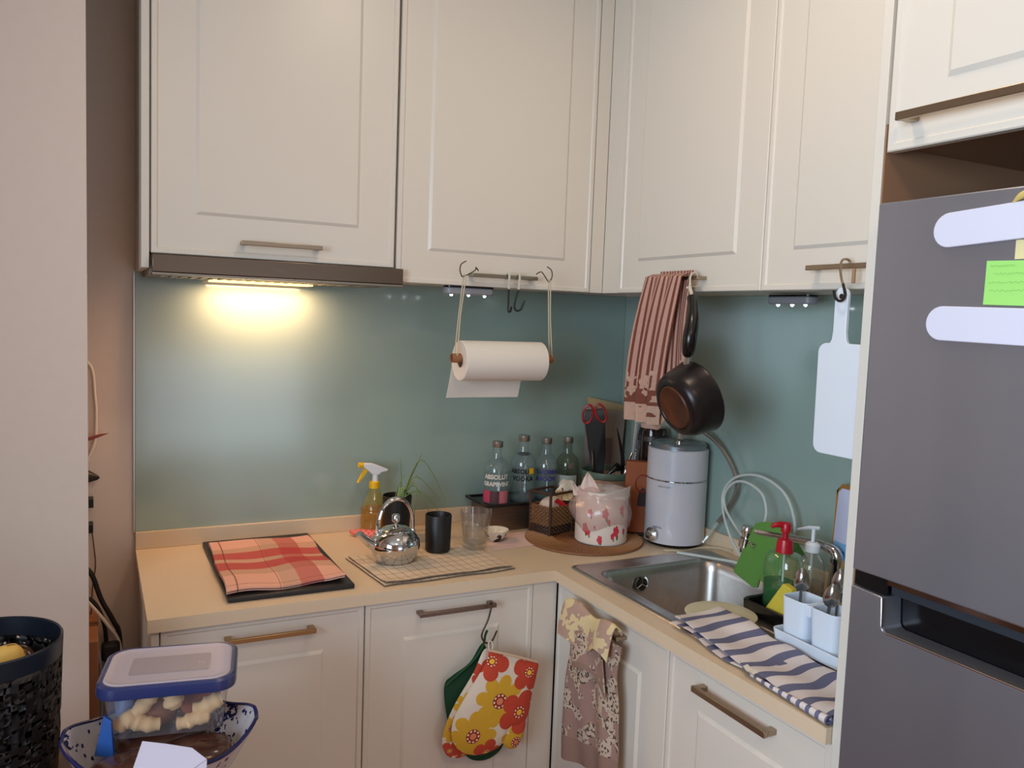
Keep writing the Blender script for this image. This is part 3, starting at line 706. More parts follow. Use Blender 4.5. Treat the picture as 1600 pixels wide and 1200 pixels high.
# ================================================================ bottle rack and bottles
t = thing('bottle_rack', 'steel box with a black tray top holding the vodka bottles', 'rack', (-.45, -.11, .9))
MB().box(-.612, -.288, -.178, -.024, .9005, .981).obj('steel_box', noisy('rack_steel', lin(150, 132, 118), lin(120, 104, 92), 12, .35, .9, stretch=(1, 1, 20)), t, bev=.003)
MB().box(-.635, -.265, -.190, -.0225, .982, .987).obj('tray_top', mat('tray_black', lin(26, 20, 18), .25), t, bev=.002)
tr_ = MB()
for a in ((-.635, -.627, -.190, -.0225), (-.273, -.265, -.190, -.0225), (-.627, -.273, -.190, -.182), (-.627, -.273, -.030, -.0225)): tr_.box(*a, .987, .9915)
tr_.obj('tray_rim', bpy.data.materials['tray_black'], t, bev=.001)
CAPM = mat('cap_silver', lin(175, 172, 165), .3, .9)
BG = thin('bottle_glass', (.88, .93, .93), .05, 1.8, .16, lin(165, 182, 184))
BG2 = thin('bottle_glass_dim', (.72, .76, .70), .05, 1.5, .14, lin(120, 125, 110))
def wrap(cx, cy, r, z, a0, flip=1):
    def f(x, y, d):
        a = a0 + flip * x / r; q = r + d + .0006
        return (cx + q * math.sin(a), cy - q * math.cos(a), z + y)
    return f
def bottle(label, cx, cy, H, r, glass, col, lines, hs, flip=False, extra=None):
    t = thing('vodka_bottle', label, 'bottle', (cx, cy, .9875)); z0 = .988
    nb = H - .055
    pr = [(0, 0), (r * .92, 0), (r, .005), (r, nb - r * 1.05), (r * .97, nb - r * .75), (r * .85, nb - r * .45), (r * .6, nb - r * .18), (r * .40, nb - .0), (r * .36, nb + .008), (r * .36, H - .018)]
    MB().lathe(pr, (cx, cy, z0), 36).obj('glass_body', glass, t)
    MB().lathe([(0, .006), (r * .85, .006), (r * .93, .010), (r * .93, nb * .66), (0, nb * .66)], (cx, cy, z0), 30).obj('spirit', thin('spirit_' + str(round(cx, 2)).replace('.', '').replace('-', ''), (.95, .97, .97), .05, .5), t)
    MB().lathe([(r * .40, H - .020), (r * .43, H - .018), (r * .43, H - .001), (r * .36, H), (0, H)], (cx, cy, z0), 24).obj('cap', CAPM, t)
    a0 = math.atan2(-1.7491 - cx, cy + 2.5125) * 1.0
    lm = mat('letter_' + str(len(bpy.data.materials)), col, .5)
    for (s, size, zz), _h in zip(lines, hs):
        mb = MB()
        if flip: textmesh(mb, s, size, wrap(cx, cy, r, z0 + zz, a0, -1), .0004, bold=size * .035)
        else: textmesh(mb, s, size, wrap(cx, cy, r, z0 + zz, a0), .0004, bold=size * .04)
        mb.obj('lettering', lm, t)
    if extra: extra(t, cx, cy, r, z0, a0)
def grape(t, cx, cy, r, z0, a0):
    gm = noisy('grape_print', lin(96, 44, 54), lin(46, 36, 30), 90, .5)
    def f(s): return lambda u, v: ((cx + (r + .0008) * math.sin(a0 - 1.25 + s + u * .8)), (cy - (r + .0008) * math.cos(a0 - 1.25 + s + u * .8)), z0 + .004 + v * .040)
    MB().grid(f(0), 8, 3).obj('pink_print', mat('pink_print', lin(186, 66, 96), .5), t)
    MB().grid(f(.75), 8, 3).obj('grape_print', gm, t)
    MB().grid(f(1.5), 8, 3).obj('pink_print', mat('pale_pink_print', lin(196, 110, 120), .5), t)
def sticker(t, cx, cy, r, z0, a0):
    MB().grid(lambda u, v: (cx + (r + .0018) * math.sin(a0 + .48 + u * .42), cy - (r + .0018) * math.cos(a0 + .48 + u * .42), z0 + .093 + v * .019), 6, 3, thick=.0003).obj('yellow_sticker', YEL, t)
    mb = MB(); textmesh(mb, '40% ALC./VOL.', .0042, wrap(cx, cy, r, z0 + .047, a0), .0003); textmesh(mb, 'Country of Sweden', .005, wrap(cx, cy, r, z0 + .056, a0), .0003); textmesh(mb, 'imported', .005, wrap(cx, cy, r, z0 + .036, a0), .0003)
    mb.obj('small_print', mat('print_grey', lin(90, 105, 110), .5), t)
    MB().lathe([(r * .42, .150), (r * .46, .152), (r * .46, .156), (r * .40, .157)], (cx, cy, z0), 24).obj('neck_ring', BLACK, t)
bottle('clear vodka bottle with white ABSOLUT GRAPEVINE lettering and pink print', -.575, -.135, .202, .0425, BG, lin(215, 210, 200), [('ABSOLUT', .0200, .083), ('GRAPEVINE', .0188, .060)], (0, 0), extra=grape)
bottle('clear vodka bottle with black ABSOLUT VODKA lettering and a yellow sticker', -.472, -.125, .217, .0435, BG, lin(20, 20, 24), [('ABSOLUT', .0205, .094), ('VODKA', .0210, .070)], (0, 0), extra=sticker)
bottle('clear vodka bottle with purple lettering seen reversed, third on the rack', -.379, -.115, .203, .0410, BG, lin(52, 44, 120), [('ABSOLUT', .0200, .086), ('VODKA', .0205, .062)], (0, 0), flip=True)
def pale_label(t, cx, cy, r, z0, a0):
    MB().grid(lambda u, v: (cx + (r + .0008) * math.sin(a0 - .9 + u * 1.8), cy - (r + .0008) * math.cos(a0 - .9 + u * 1.8), z0 + .03 + v * .045), 12, 3, thick=.0003).obj('pale_label', mat('label_pale', lin(160, 165, 158), .6), t)
    MB().grid(lambda u, v: (cx + (r + .0008) * math.sin(a0 + .1 + u * .5), cy - (r + .0008) * math.cos(a0 + .1 + u * .5), z0 + .1 + v * .018), 6, 3, thick=.0003).obj('seal', mat('label_brown', lin(96, 88, 74), .6), t)
bottle('dull clear vodka bottle with a plain pale label, rightmost on the rack', -.288 - .004, -.112, .203, .0405, BG2, lin(150, 150, 140), [], (), extra=pale_label)

# ================================================================ round mat, basket, canister
RAT = noisy('rattan', lin(150, 100, 62), lin(110, 70, 42), 60, .6)
t = thing('round_placemat', 'round woven rattan mat under the basket and canister', 'placemat', (-.365, -.352, .9))
mx_, my_ = -.365, -.352
core = MB().lathe([(0, .0), (.184, 0), (.186, .003), (0, .0035)], (mx_, my_, .9003), 48).obj('backing', RAT, t)
for i in range(22):
    r = .012 + i * .0082
    MB().lathe([(r - .004, .003), (r - .0025, .0066), (r, .0072), (r + .0025, .0066), (r + .004, .003)], (mx_, my_, .9003), 48).obj('coil', RAT, t)
sp_ = MB()
for i in range(120):
    a = 2 * PI * i / 120
    sp_.tube([(mx_ + r_ * math.cos(a + .0 * r_), my_ + r_ * math.sin(a), .9078) for r_ in (.10, .185)], .0011, 4, caps=False)
o_ = sp_.obj('binding', mat('rattan_light', lin(176, 128, 84), .6), t); o_['kind'] = 'stuff'
ZM = .9092
# wicker basket
WK = noisy('wicker', lin(140, 100, 62), lin(96, 64, 38), 80, .65); WKD = mat('wicker_dark', lin(64, 40, 26), .6)
t = thing('wicker_basket', 'small dark wicker basket beside the floral canister', 'basket', (-.41, -.235, ZM))
Rz = Matrix.Rotation(math.radians(17.5), 3, 'Z'); bo = Vector((-.431, -.254, ZM + .0005))
def bp(x, y, z): q = Rz @ Vector((x, y, 0)); return (q.x + bo.x, q.y + bo.y, q.z + bo.z + z)
hw, hd_, HB = .052, .043, .105
def wall(fn, n):
    for r_ in range(14):
        z = .006 + r_ * .0062
        if r_ in (4, 8): zz = z
        P = [fn(i / 24) for i in range(25)]
        MB().tube([bp(x + nx * .0018 * math.sin(i * PI / 2 + r_ * PI), y + ny * .0018 * math.sin(i * PI / 2 + r_ * PI), z) for i, (x, y, nx, ny) in enumerate(P)], .0032, 5).obj('strand', WK if 3 < r_ else WKD, t)
wall(lambda s: (-hw + 2 * hw * s, -hd_, 0, 1), 0); wall(lambda s: (-hw, -hd_ + 2 * hd_ * s, 1, 0), 0); wall(lambda s: (hw, -hd_ + 2 * hd_ * s, 1, 0), 0); wall(lambda s: (-hw + 2 * hw * s, hd_, 0, 1), 0)
for sx_ in (-1, 1):
    for sy_ in (-1, 1):
        MB().tube([bp(sx_ * hw, sy_ * hd_, 0), bp(sx_ * hw * 1.03, sy_ * hd_ * 1.03, HB + .028)], .0048, 8).obj('post', WKD, t)
for a, b in (((-1, -1), (1, -1)), ((-1, -1), (-1, 1)), ((1, -1), (1, 1)), ((-1, 1), (1, 1))):
    MB().tube([bp(a[0] * hw * 1.03, a[1] * hd_ * 1.03, HB + .026), bp(b[0] * hw * 1.03, b[1] * hd_ * 1.03, HB + .026)], .0042, 8).obj('top_rail', WKD, t)
MB().box(-hw + .003, hw - .003, -hd_ + .003, hd_ - .003, 0, .004, Rz, bo).obj('bottom', WKD, t)
# packets inside the basket
PKT = mat('packet_white', lin(214, 196, 178), .6)
t = thing('packet', 'white paper packet with a red stripe lying in the wicker basket', 'packet', (-.41, -.24, 1.0))
def bag(c, sx, sy, sz, rot):
    R = Matrix.Rotation(rot, 3, 'Z')
    def f(u, v):
        a = 2 * PI * u; b = (v - .5) * PI; q = R @ Vector((sx * math.cos(b) ** .6 * (abs(math.cos(a)) ** .7) * (1 if math.cos(a) > 0 else -1), sy * math.cos(b) ** .6 * (abs(math.sin(a)) ** .7) * (1 if math.sin(a) > 0 else -1), sz * math.sin(b)))
        q *= 1 + .05 * math.sin(7 * u + 9 * v); return (q.x + c[0], q.y + c[1], q.z + c[2])
    return f
MB().grid(bag((-.431, -.254, .972), .042, .034, .050, .3), 24, 14).obj('packet_body', PKT, t)
MB().grid(lambda u, v: (-.440 + .045 * u + .008 * v, -.276 - .006 * v + .002 * u - .010, 1.012 - .03 * u + .012 * v), 6, 3, thick=.001).obj('red_stripe', mat('packet_red', lin(200, 30, 40), .5), t)
t = thing('gold_packet', 'crumpled cream and gold wrapper standing up behind the canister', 'packet', (-.385, -.285, 1.05))
def wr(u, v): return (-.420 + .07 * u + .006 * math.sin(v * 9), -.268 - .02 * u + .004 * math.sin(u * 7 + v * 4), 1.010 + .075 * v - .018 * abs(u - .35) * 3 * v + .006 * math.sin(u * 12) * v)
GW = mat('gold_wrapper', lin(214, 190, 150), .4); u, v, _ = uv(GW); _n = noise(GW, 45, 1); V.T = GW.node_tree
base(GW, mix(GW, V(_n).band(.47, .50) * v.lt(.6), mix(GW, (v.lt(.5)) * .7, lin(216, 206, 186), lin(206, 168, 92)), lin(60, 44, 26)))
MB().grid(wr, 16, 12, thick=.001).obj('wrapper', GW, t, sharp=80)
# canister
FL = mat('rose_print', lin(232, 220, 208), .35)
def flowers(m, u, v, L, basec, petal, core=None, leaf=None, wobble=.0, petals=5, amp=.25):
    c_ = basec
    for (cx, cy, r, rot) in L:
        dx = u - cx; dy = v - cy; d = (dx * dx + dy * dy).op('SQRT'); a = dy.op('ARCTAN2', dx) + rot
        edge = ((a * (petals / 2)).op('COSINE').op('ABSOLUTE').op('POWER', .6) * (2 * amp) + (1.0 - amp)) * r
        if leaf:
            lx = dx - r * .5; ly = dy + r * 1.1; c_ = mix(m, (lx * lx * 4 + ly * ly * 1.2).lt(r * r * .6), c_, leaf)
        c_ = mix(m, (d - edge).lt(0), c_, petal(cx))
        if core:
            c_ = mix(m, d.lt(r * .36), c_, core[0]); c_ = mix(m, d.lt(r * .16), c_, core[1])
            c_ = mix(m, d.band(r * .24, r * .32) * ((a * 9).op('COSINE').gt(0)), c_, lin(240, 225, 190))
    return c_
u, v, _ = uv(FL); fu = u * 5.2
c_ = flowers(FL, fu, v, [(.25, .30, .09, 0), (.38, .22, .06, 1), (.75, .10, .075, .5), (1.28, .26, .10, 0), (1.16, .17, .06, 1), (1.62, .24, .06, 0), (1.02, .46, .05, 1), (.9, .62, .09, 0), (1.5, .68, .09, 1), (.42, .62, .07, 0), (2.1, .3, .09, 0), (2.6, .55, .09, 1), (3.1, .25, .09, 0), (3.7, .6, .09, 0), (4.3, .3, .09, 1), (4.8, .55, .09, 0), (.58, .34, .03, 0)], lin(228, 216, 204), lambda x: lin(206, 62, 76), None, lin(70, 96, 54), petals=5, amp=.2)
base(FL, c_)
t = thing('canister', 'white canister printed with red roses, wrapped in a plastic bag', 'canister', (-.334, -.398, ZM))
cx, cy = -.333, -.398
def cy_(u, v):
    a = -PI / 2 - .58 - .95 + u * 2 * PI
    return (cx + .0815 * math.cos(a), cy + .0815 * math.sin(a), ZM + .004 + v * .155)
MB().grid(cy_, 48, 4).obj('side', FL, t)
MB().lathe([(0, 0), (.079, 0), (.0815, .004)], (cx, cy, ZM + .0003), 48).obj('base', bpy.data.materials['white_plastic'], t)
MB().lathe([(.0815, .159), (.079, .161), (0, .161)], (cx, cy, ZM), 48).obj('top', bpy.data.materials['white_plastic'], t)
BAGM = thin('bag_film', (.95, .89, .88), .22, 1.0, .30, lin(228, 200, 194))
t2 = thing('plastic_bag', 'cloudy plastic bag pulled over the floral canister with knotted ends', 'bag', (cx, cy, ZM + .06))
def bagf(u, v):
    a = 2 * PI * u; r = .086 + .010 * math.sin(PI * min(1, v * 1.5)) + .0030 * math.sin(4 * a + 3 * v) + .0012 * math.sin(13 * a + 9 * v) * (1 + v)
    r += .010 * max(0, -math.cos(a)) * math.sin(PI * min(1, v * 1.3))
    if v > .84: r *= 1 - .75 * sm(.84, 1.04, v)
    z = ZM + .055 + .012 * math.sin(3 * a) * (1 - v) + v * .112 + (.012 * math.sin(2 * a + 1)) * v
    return (cx + r * math.cos(a), cy + r * math.sin(a), z)
MB().grid(bagf, 64, 22).obj('bag_film', BAGM, t2, sharp=80)
RIB = mat('bag_ends', lin(226, 206, 196), .5)
def tail(p0, p1, w, nm='bag_end'):
    p0, p1 = Vector(p0), Vector(p1); 
    MB().grid(lambda u, v: tuple(p0.lerp(p1, v) + Vector((.77, -.63, .1)) * ((u - .5) * w * (1 - v) ** .8) + Vector((-.6, -.7, 0)) * (.006 * math.sin(u * 8))), 8, 8, thick=.0008).obj(nm, RIB, t2, sharp=80)
tail((-.385, -.405, 1.060), (-.392, -.40, 1.128), .075)
tail((-.415, -.395, 1.055), (-.435, -.385, 1.093), .04)
MB().grid(lambda u, v: (cx + (.084 + .002 * math.sin(u * 9)) * math.cos(-2.25 + u * 1.45), cy + (.084 + .01 * v) * math.sin(-2.25 + u * 1.45), ZM + .155 + .022 * u * v - .012 * (1 - v) + .010 * math.sin(u * 2.6)), 20, 5, thick=.0012).obj('folded_hem', RIB, t2, sharp=80)

# ================================================================ utensil crock in the corner
GRN = mat('crock_rim_green', lin(92, 112, 98), .4)
t = thing('utensil_crock', 'beige utensil crock with a green rim in the corner behind the canister', 'utensil holder', (-.165, -.175, .9))
qx, qy = -.168, -.180
MB().lathe([(0, 0), (.080, 0), (.084, .005), (.092, .165), (.090, .166), (.080, .01), (0, .009)], (qx, qy, .9008), 40).obj('crock_body', noisy('crock_beige', lin(186, 150, 124), lin(172, 138, 114), 8, .4), t)
MB().lathe([(.092, .160), (.0955, .163), (.0965, .172), (.0955, .182), (.0925, .184), (.0895, .181), (.0890, .162), (.092, .160)], (qx, qy, .9), 40).obj('rim', GRN, t)
def stick(name, label, cat, pts, r, m, seg=10, flat=1):
    return tag(MB().tube(spline(pts, 6), r, seg, flat=flat).obj(name, m), label, cat)
# scissors in a black sheath, handles up
t = thing('scissors', 'red-handled scissors standing in a black sheath in the crock', 'scissors', (-.22, -.19, 1.05))
sc0, sc1 = Vector((-.208, -.19, 1.04)), Vector((-.250, -.20, 1.295)); e = (sc1 - sc0).normalized(); sdv = Vector((.80, -.5, .12)).normalized()
def shp(u): 
    w = .014 + .016 * sm(0, .55, u) + .004 * sm(.5, .8, u) - .006 * sm(.9, 1, u); return w
out = [sc0.lerp(sc1, u_ / 10) - sdv * shp(u_ / 10) for u_ in range(11)] + [sc0.lerp(sc1, u_ / 10) + sdv * shp(u_ / 10) for u_ in range(10, -1, -1)]
MB().prism(out, Vector((.5, .8, 0)).normalized() * .016, bev=.003).obj('sheath', mat('sheath_black', lin(26, 26, 26), .5), t, sharp=50)
REDP = mat('scissor_red', lin(150, 30, 34), .35)
for s in (-1, 1):
    c = sc1 + sdv * s * .022 - e * .014; P = []
    for i in range(16):
        a = 2 * PI * i / 16; P.append(c + sdv * (.017 * math.cos(a)) * (1.0) + e * (.032 * math.sin(a)) - sdv * s * .006 * math.sin(a))
    MB().tube(P, .0042, 8, closed=True).obj('finger_loop', REDP, t)
# other utensils
SIL = mat('steel_shiny', lin(190, 190, 190), .15, 1)
stick('slotted_spoon', 'black utensil lying low across the crock rim', 'utensil', [(-.230, -.20, 1.02), (-.200, -.22, 1.07), (-.175, -.23, 1.095), (-.155, -.225, 1.10)], [.006 + .010 * sm(6, 18, i) for i in range(19)], BLKP, flat=.5)
stick('table_knife', 'dark pointed knife leaning right in the crock', 'knife', [(-.118, -.20, 1.00), (-.130, -.21, 1.12), (-.168, -.22, 1.235)], [.009 - .008 * (i / 12) ** 2 for i in range(13)], mat('blade_dark', lin(52, 42, 36), .3, .6), flat=.3)
stick('steel_tongs', 'curved shiny steel spoon handle rising from the crock', 'utensil', [(-.150, -.235, 1.02), (-.140, -.240, 1.08), (-.128, -.240, 1.12), (-.112, -.236, 1.148)], [.007 - .004 * i / 18 for i in range(19)], SIL, flat=.4)
stick('whisk_handle', 'thin steel utensil handle at the left of the crock', 'utensil', [(-.236, -.20, 1.02), (-.245, -.20, 1.10), (-.250, -.20, 1.155)], .0028, SIL)
stick('chopstick', 'pale thin chopstick leaning against the letter strip', 'chopstick', [(-.125, -.238, 1.01), (-.100, -.225, 1.17), (-.088, -.218, 1.262)], .0026, mat('pale_wood', lin(205, 192, 176), .6))
# strip with lettering
t = thing('lettered_strip', 'dark flat strip with white lettering leaning in the crock', 'strip', (-.11, -.25, 1.05))
q0, q1 = Vector((-.118, -.250, 1.005)), Vector((-.080, -.238, 1.245)); e = (q1 - q0).normalized(); sd2 = Vector((.72, -.60, -.15)).normalized(); nrm = sd2.cross(e).normalized()
if nrm.y > 0: nrm = -nrm
MB().prism([q0 - sd2 * .011, q0 + sd2 * .011, q1 + sd2 * .011, q1 - sd2 * .011], nrm * -.003).obj('strip_body', mat('strip_black', lin(24, 22, 22), .4), t)
MB().prism([q0 - sd2 * .022, q0 - sd2 * .0115, q1 - sd2 * .0115 + e * .03, q1 - sd2 * .016 + e * .03], nrm * -.003).obj('grey_edge', mat('strip_grey', lin(110, 98, 92), .4, .3), t)
mb = MB(); textmesh(mb, 'ITTEKASSIN', .0235, lambda x, y, z: tuple(q0 + e * (x + .035) - sd2 * (y - .0085) + nrm * (.0006 + z)), .0004, bold=.0004, align='LEFT')
mb.obj('lettering', mat('letter_white', lin(180, 172, 165), .5), t)
# envelopes behind the crock
ENV = noisy('envelope_paper', lin(196, 176, 158), lin(180, 160, 144), 9, .8)
def card(name, label, p, m, th=.0012):
    """upright sheet standing in the corner; p: 4 corners"""
    return tag(MB().prism(p, Vector((.35, .9, 0)).normalized() * th).obj(name, m), label, 'paper')
card('envelope', 'grey paper envelope standing behind the crock in the corner', [(-.205, -.070, .902), (-.060, -.080, .902), (-.036, -.080, 1.268), (-.196, -.066, 1.292)], mat('envelope_grey', lin(150, 134, 124), .8))
card('cream_folder', 'cream paper peeking above the grey envelope in the corner', [(-.170, -.045, .902), (-.028, -.050, .902), (-.022, -.046, 1.290), (-.170, -.030, 1.320)], mat('folder_cream', lin(186, 160, 118), .8))
card('leaflet', 'mauve striped leaflet in front of the envelope behind the crock', [(-.185, -.078, .902), (-.100, -.084, .902), (-.090, -.084, 1.175), (-.180, -.076, 1.180)], mat('leaflet_mauve', lin(120, 96, 100), .8))
# dark storage jars and orange board behind the water filter
t = thing('glass_jar', 'dark brown glass jar standing behind the water filter', 'jar', (-.10, -.30, .9))
DB = mat('dark_brown_glass', lin(30, 18, 14), .12)
MB().lathe([(0, 0), (.048, 0), (.050, .006), (.048, .33), (.044, .345), (0, .348)], (-.080, -.306, .9008), 32).obj('jar_body', DB, t)
MB().lathe([(.049, .30), (.0515, .302), (.0515, .318), (.049, .32)], (-.080, -.306, .9), 32).obj('collar', mat('collar_grey', lin(70, 66, 64), .4, .5), t)
for k in range(3): MB().tube([(-.132 + .003 * k, -.318 + k * .018, .94), (-.132 + .003 * k, -.318 + k * .018, 1.22)], .002, 6).obj('frame_rod', SIL, t)
ORG = mat('orange_box', lin(150, 78, 34), .5); 
t = thing('orange_carton', 'orange carton with a red ring and dark figure behind the water filter', 'carton', (-.22, -.345, .9))
Rz2 = Matrix.Rotation(math.radians(-32), 3, 'Z'); oo = Vector((-.178, -.360, 0))
MB().box(-.036, .034, -.018, .018, .9125, 1.145, Rz2, oo).obj('carton_body', ORG, t, bev=.002)
ring = [Rz2 @ Vector((.018 + .022 * math.cos(a), -.0192, 0)) + oo + Vector((0, 0, 1.075 + .028 * math.sin(a))) for a in [2 * PI * i / 20 for i in range(20)]]
MB().tube(ring, .0022, 6, closed=True).obj('red_ring', mat('ring_red', lin(140, 34, 20), .5), t)
fig = [(.005, 1.0), (.032, 1.0), (.033, 1.05), (.022, 1.062), (.010, 1.05), (.004, 1.02)]
MB().prism([Rz2 @ Vector((a, -.0185, 0)) + oo + Vector((0, 0, z)) for a, z in fig], Rz2 @ Vector((0, -.001, 0))).obj('dark_figure', mat('figure_dark', lin(44, 24, 18), .6), t)
MB().box(-.046, .036, -.020, .026, .9005, .912, Rz2, oo).obj('dark_base', mat('base_dark', lin(40, 18, 14), .4), t, bev=.002)

# ================================================================ water filter and hoses
t = thing('water_filter', 'white cylindrical water filter with a chrome knob behind the sink', 'water filter', (-.10, -.472, .9))
wx, wy = -.102, -.470
WF = mat('filter_white', lin(206, 204, 210), .3, Coat_Weight=.3)
MB().lathe([(0, 0), (.086, 0), (.088, .004), (.088, .009), (.0, .009)], (wx, wy, .9008), 44).obj('foot_ring', BLKP, t)
MB().lathe([(.089, .010), (.0945, .011), (.0945, .205), (.093, .2055)], (wx, wy, .9), 56).obj('lower_body', WF, t)
MB().lathe([(.093, .205), (.0952, .2065), (.0952, .2095), (.093, .211)], (wx, wy, .9), 56).obj('chrome_ring', CHROME, t)
MB().lathe([(.093, .2105), (.0945, .2115), (.0945, .302), (.092, .3045), (.086, .305)], (wx, wy, .9), 56).obj('upper_body', WF, t)
MB().lathe([(.087, .305), (.0875, .316), (.084, .321), (.070, .323), (.066, .320), (0, .320)], (wx, wy, .9), 48).obj('top_cap', mat('cap_grey_metal', lin(150, 160, 168), .3, .8), t)
MB().lathe([(.014, .320), (.014, .330), (.011, .332), (.011, .350), (.013, .352), (.013, .362), (0, .363)], (wx, wy - .005, .9), 20).obj('hose_socket', CHROME, t)
kn = Vector((-.80, -.60, 0)).normalized(); kp = Vector((wx, wy, .937)) + kn * .0
kd = Vector((-.985, -.12, 0)).normalized()
kp = Vector((wx - .0925, wy - .018, .938))
MB().lathe([(.010, 0), (.012, .002), (.021, .006), (.022, .014), (.017, .018), (.013, .022), (.012, .028), (0, .029)], kp, 24, axis=kd).obj('knob', CHROME, t)
mb = MB(); fa = math.atan2(-1.7491 - wx, wy + 2.5125)
textmesh(mb, 'FREE-STAND', .0075, wrap(wx, wy, .0945, 1.088, fa - .62), .0003, align='LEFT'); textmesh(mb, 'DIGITAL', .0085, wrap(wx, wy, .0945, .958, fa - .75), .0003, bold=.0003, align='LEFT')
mb.obj('print', mat('print_faint', lin(130, 128, 134), .5), t)
HOSE = mat('braided_hose', lin(160, 158, 155), .35, .9)
_w = node(HOSE, 'ShaderNodeTexChecker'); _w.inputs['Scale'].default_value = 300; _t = node(HOSE, 'ShaderNodeTexCoord'); HOSE.node_tree.links.new(_t.outputs['Object'], _w.inputs[0]); bump(HOSE, _w.outputs[1], .7, .0015)
hp = spline([(wx, wy - .005, 1.262), (-.085, -.49, 1.268), (-.06, -.53, 1.262), (-.04, -.59, 1.225), (-.032, -.645, 1.165), (-.032, -.668, 1.115), (-.034, -.655, 1.07), (-.036, -.625, 1.02), (-.042, -.60, .985), (-.055, -.58, .945), (-.07, -.572, .92)], 6)
t2 = thing('steel_hose', 'braided steel hose looping from the top of the water filter down to the worktop', 'hose', (-.05, -.58, .95))
MB().tube(hp[:48], .0068, 10).obj('braid', HOSE, t2)
MB().tube(hp[47:], .0062, 10).obj('clear_end', thin('clear_tube', (.9, .92, .9), .1, 1.5, .3, lin(210, 215, 210)), t2)
TUB = mat('white_tube', lin(196, 204, 200), .4)
tub = spline([(-.19, -.60, .9085), (-.15, -.66, .910), (-.115, -.74, .915), (-.10, -.78, .922), (-.075, -.70, .97), (-.055, -.64, 1.03), (-.045, -.625, 1.09), (-.05, -.68, 1.145), (-.055, -.78, 1.168), (-.055, -.875, 1.14), (-.055, -.92, 1.07), (-.06, -.92, 1.0), (-.07, -.90, .95), (-.09, -.87, .918)], 7)
tag(MB().tube(tub, .0042, 8).obj('white_tube', TUB), 'white plastic water tube making the large outer loop behind the sink', 'tube')
tub = spline([(-.13, -.80, 1.01), (-.10, -.745, 1.015), (-.075, -.67, 1.05), (-.068, -.655, 1.09), (-.073, -.70, 1.135), (-.078, -.76, 1.145), (-.08, -.82, 1.125), (-.085, -.845, 1.08), (-.095, -.845, 1.035)], 7)
tag(MB().tube(tub, .0040, 8).obj('white_tube', TUB), 'white plastic water tube making the smaller inner loop behind the sink', 'tube')
tag(MB().tube(spline([(-.205, -.553, .9035), (-.18, -.572, .906), (-.15, -.583, .9035), (-.09, -.575, .905), (-.05, -.60, .910), (-.03, -.66, .915)], 6), .0028, 6).obj('string', mat('cord_cream', lin(200, 190, 160), .6)), 'cream thin cord lying in front of the water filter', 'string')

# ================================================================ tap
t = thing('faucet', 'chrome kitchen faucet at the back of the sink with a filter valve on its spout', 'faucet', (-.05, -1.095, .905))
MB().lathe([(0, 0), (.024, 0), (.025, .006), (.018, .010), (.0165, .02), (.0165, .100), (.019, .104), (.019, .118), (0, .120)], (-.088, -1.098, .9055), 28).obj('body', CHROME, t)
MB().tube(spline([(-.088, -1.098, 1.020), (-.090, -1.092, 1.035), (-.096, -1.07, 1.044), (-.108, -1.03, 1.046), (-.145, -.93, 1.044), (-.158, -.885, 1.042)], 6), [.015 - .005 * sm(0, 20, i) for i in range(31)], 14).obj('spout', CHROME, t)
vd = Vector((-.03, .10, -1)).normalized()
MB().lathe([(0, 0), (.015, 0), (.017, .004), (.017, .020), (.013, .024), (.013, .030), (.018, .034), (.019, .058), (.015, .062), (.012, .074), (0, .075)], (-.165, -.862, 1.052), 24, axis=vd).obj('filter_valve', CHROME, t)
MB().tube([(-.165, -.862, 1.02), (-.150, -.835, 1.022)], .008, 12).obj('side_port', CHROME, t)
MB().tube([(-.165, -.866, 1.012), (-.172, -.900, 1.006)], [.006, .008], 10).obj('valve_lever', CHROME, t)
GC = noisy('green_microfibre', lin(98, 146, 66), lin(78, 122, 52), 300, .95, b=.6)
t = thing('green_cloth', 'green microfibre cloth folded over the faucet spout', 'cloth', (-.15, -.92, 1.0))
def gcl(u, v):
    p0 = Vector((-.158, -.882, 1.064)); p1 = Vector((-.125, -.972, 1.048))
    q0 = Vector((-.186, -.850, .935)); q1 = Vector((-.185, -1.01, .912))
    p = p0.lerp(p1, u).lerp(q0.lerp(q1, u), v)
    return tuple(p + Vector((-.010 * math.sin(u * 6 + v * 2) * v, 0, .018 * math.sin(u * PI * 1.0) * (1 - v) - .030 * v * (1 - abs(2 * u - .7)) * (u < .5))))
MB().grid(gcl, 24, 20, thick=.003).obj('front_fold', GC, t, sharp=80)
MB().grid(lambda u, v: (-.152 + .03 * u + .05 * v, -.880 - .10 * u - .01 * v, 1.062 - .008 * u - v * (.085 - .02 * u) + .016 * math.sin(u * PI)), 16, 10, thick=.003).obj('back_fold', GC, t, sharp=80)

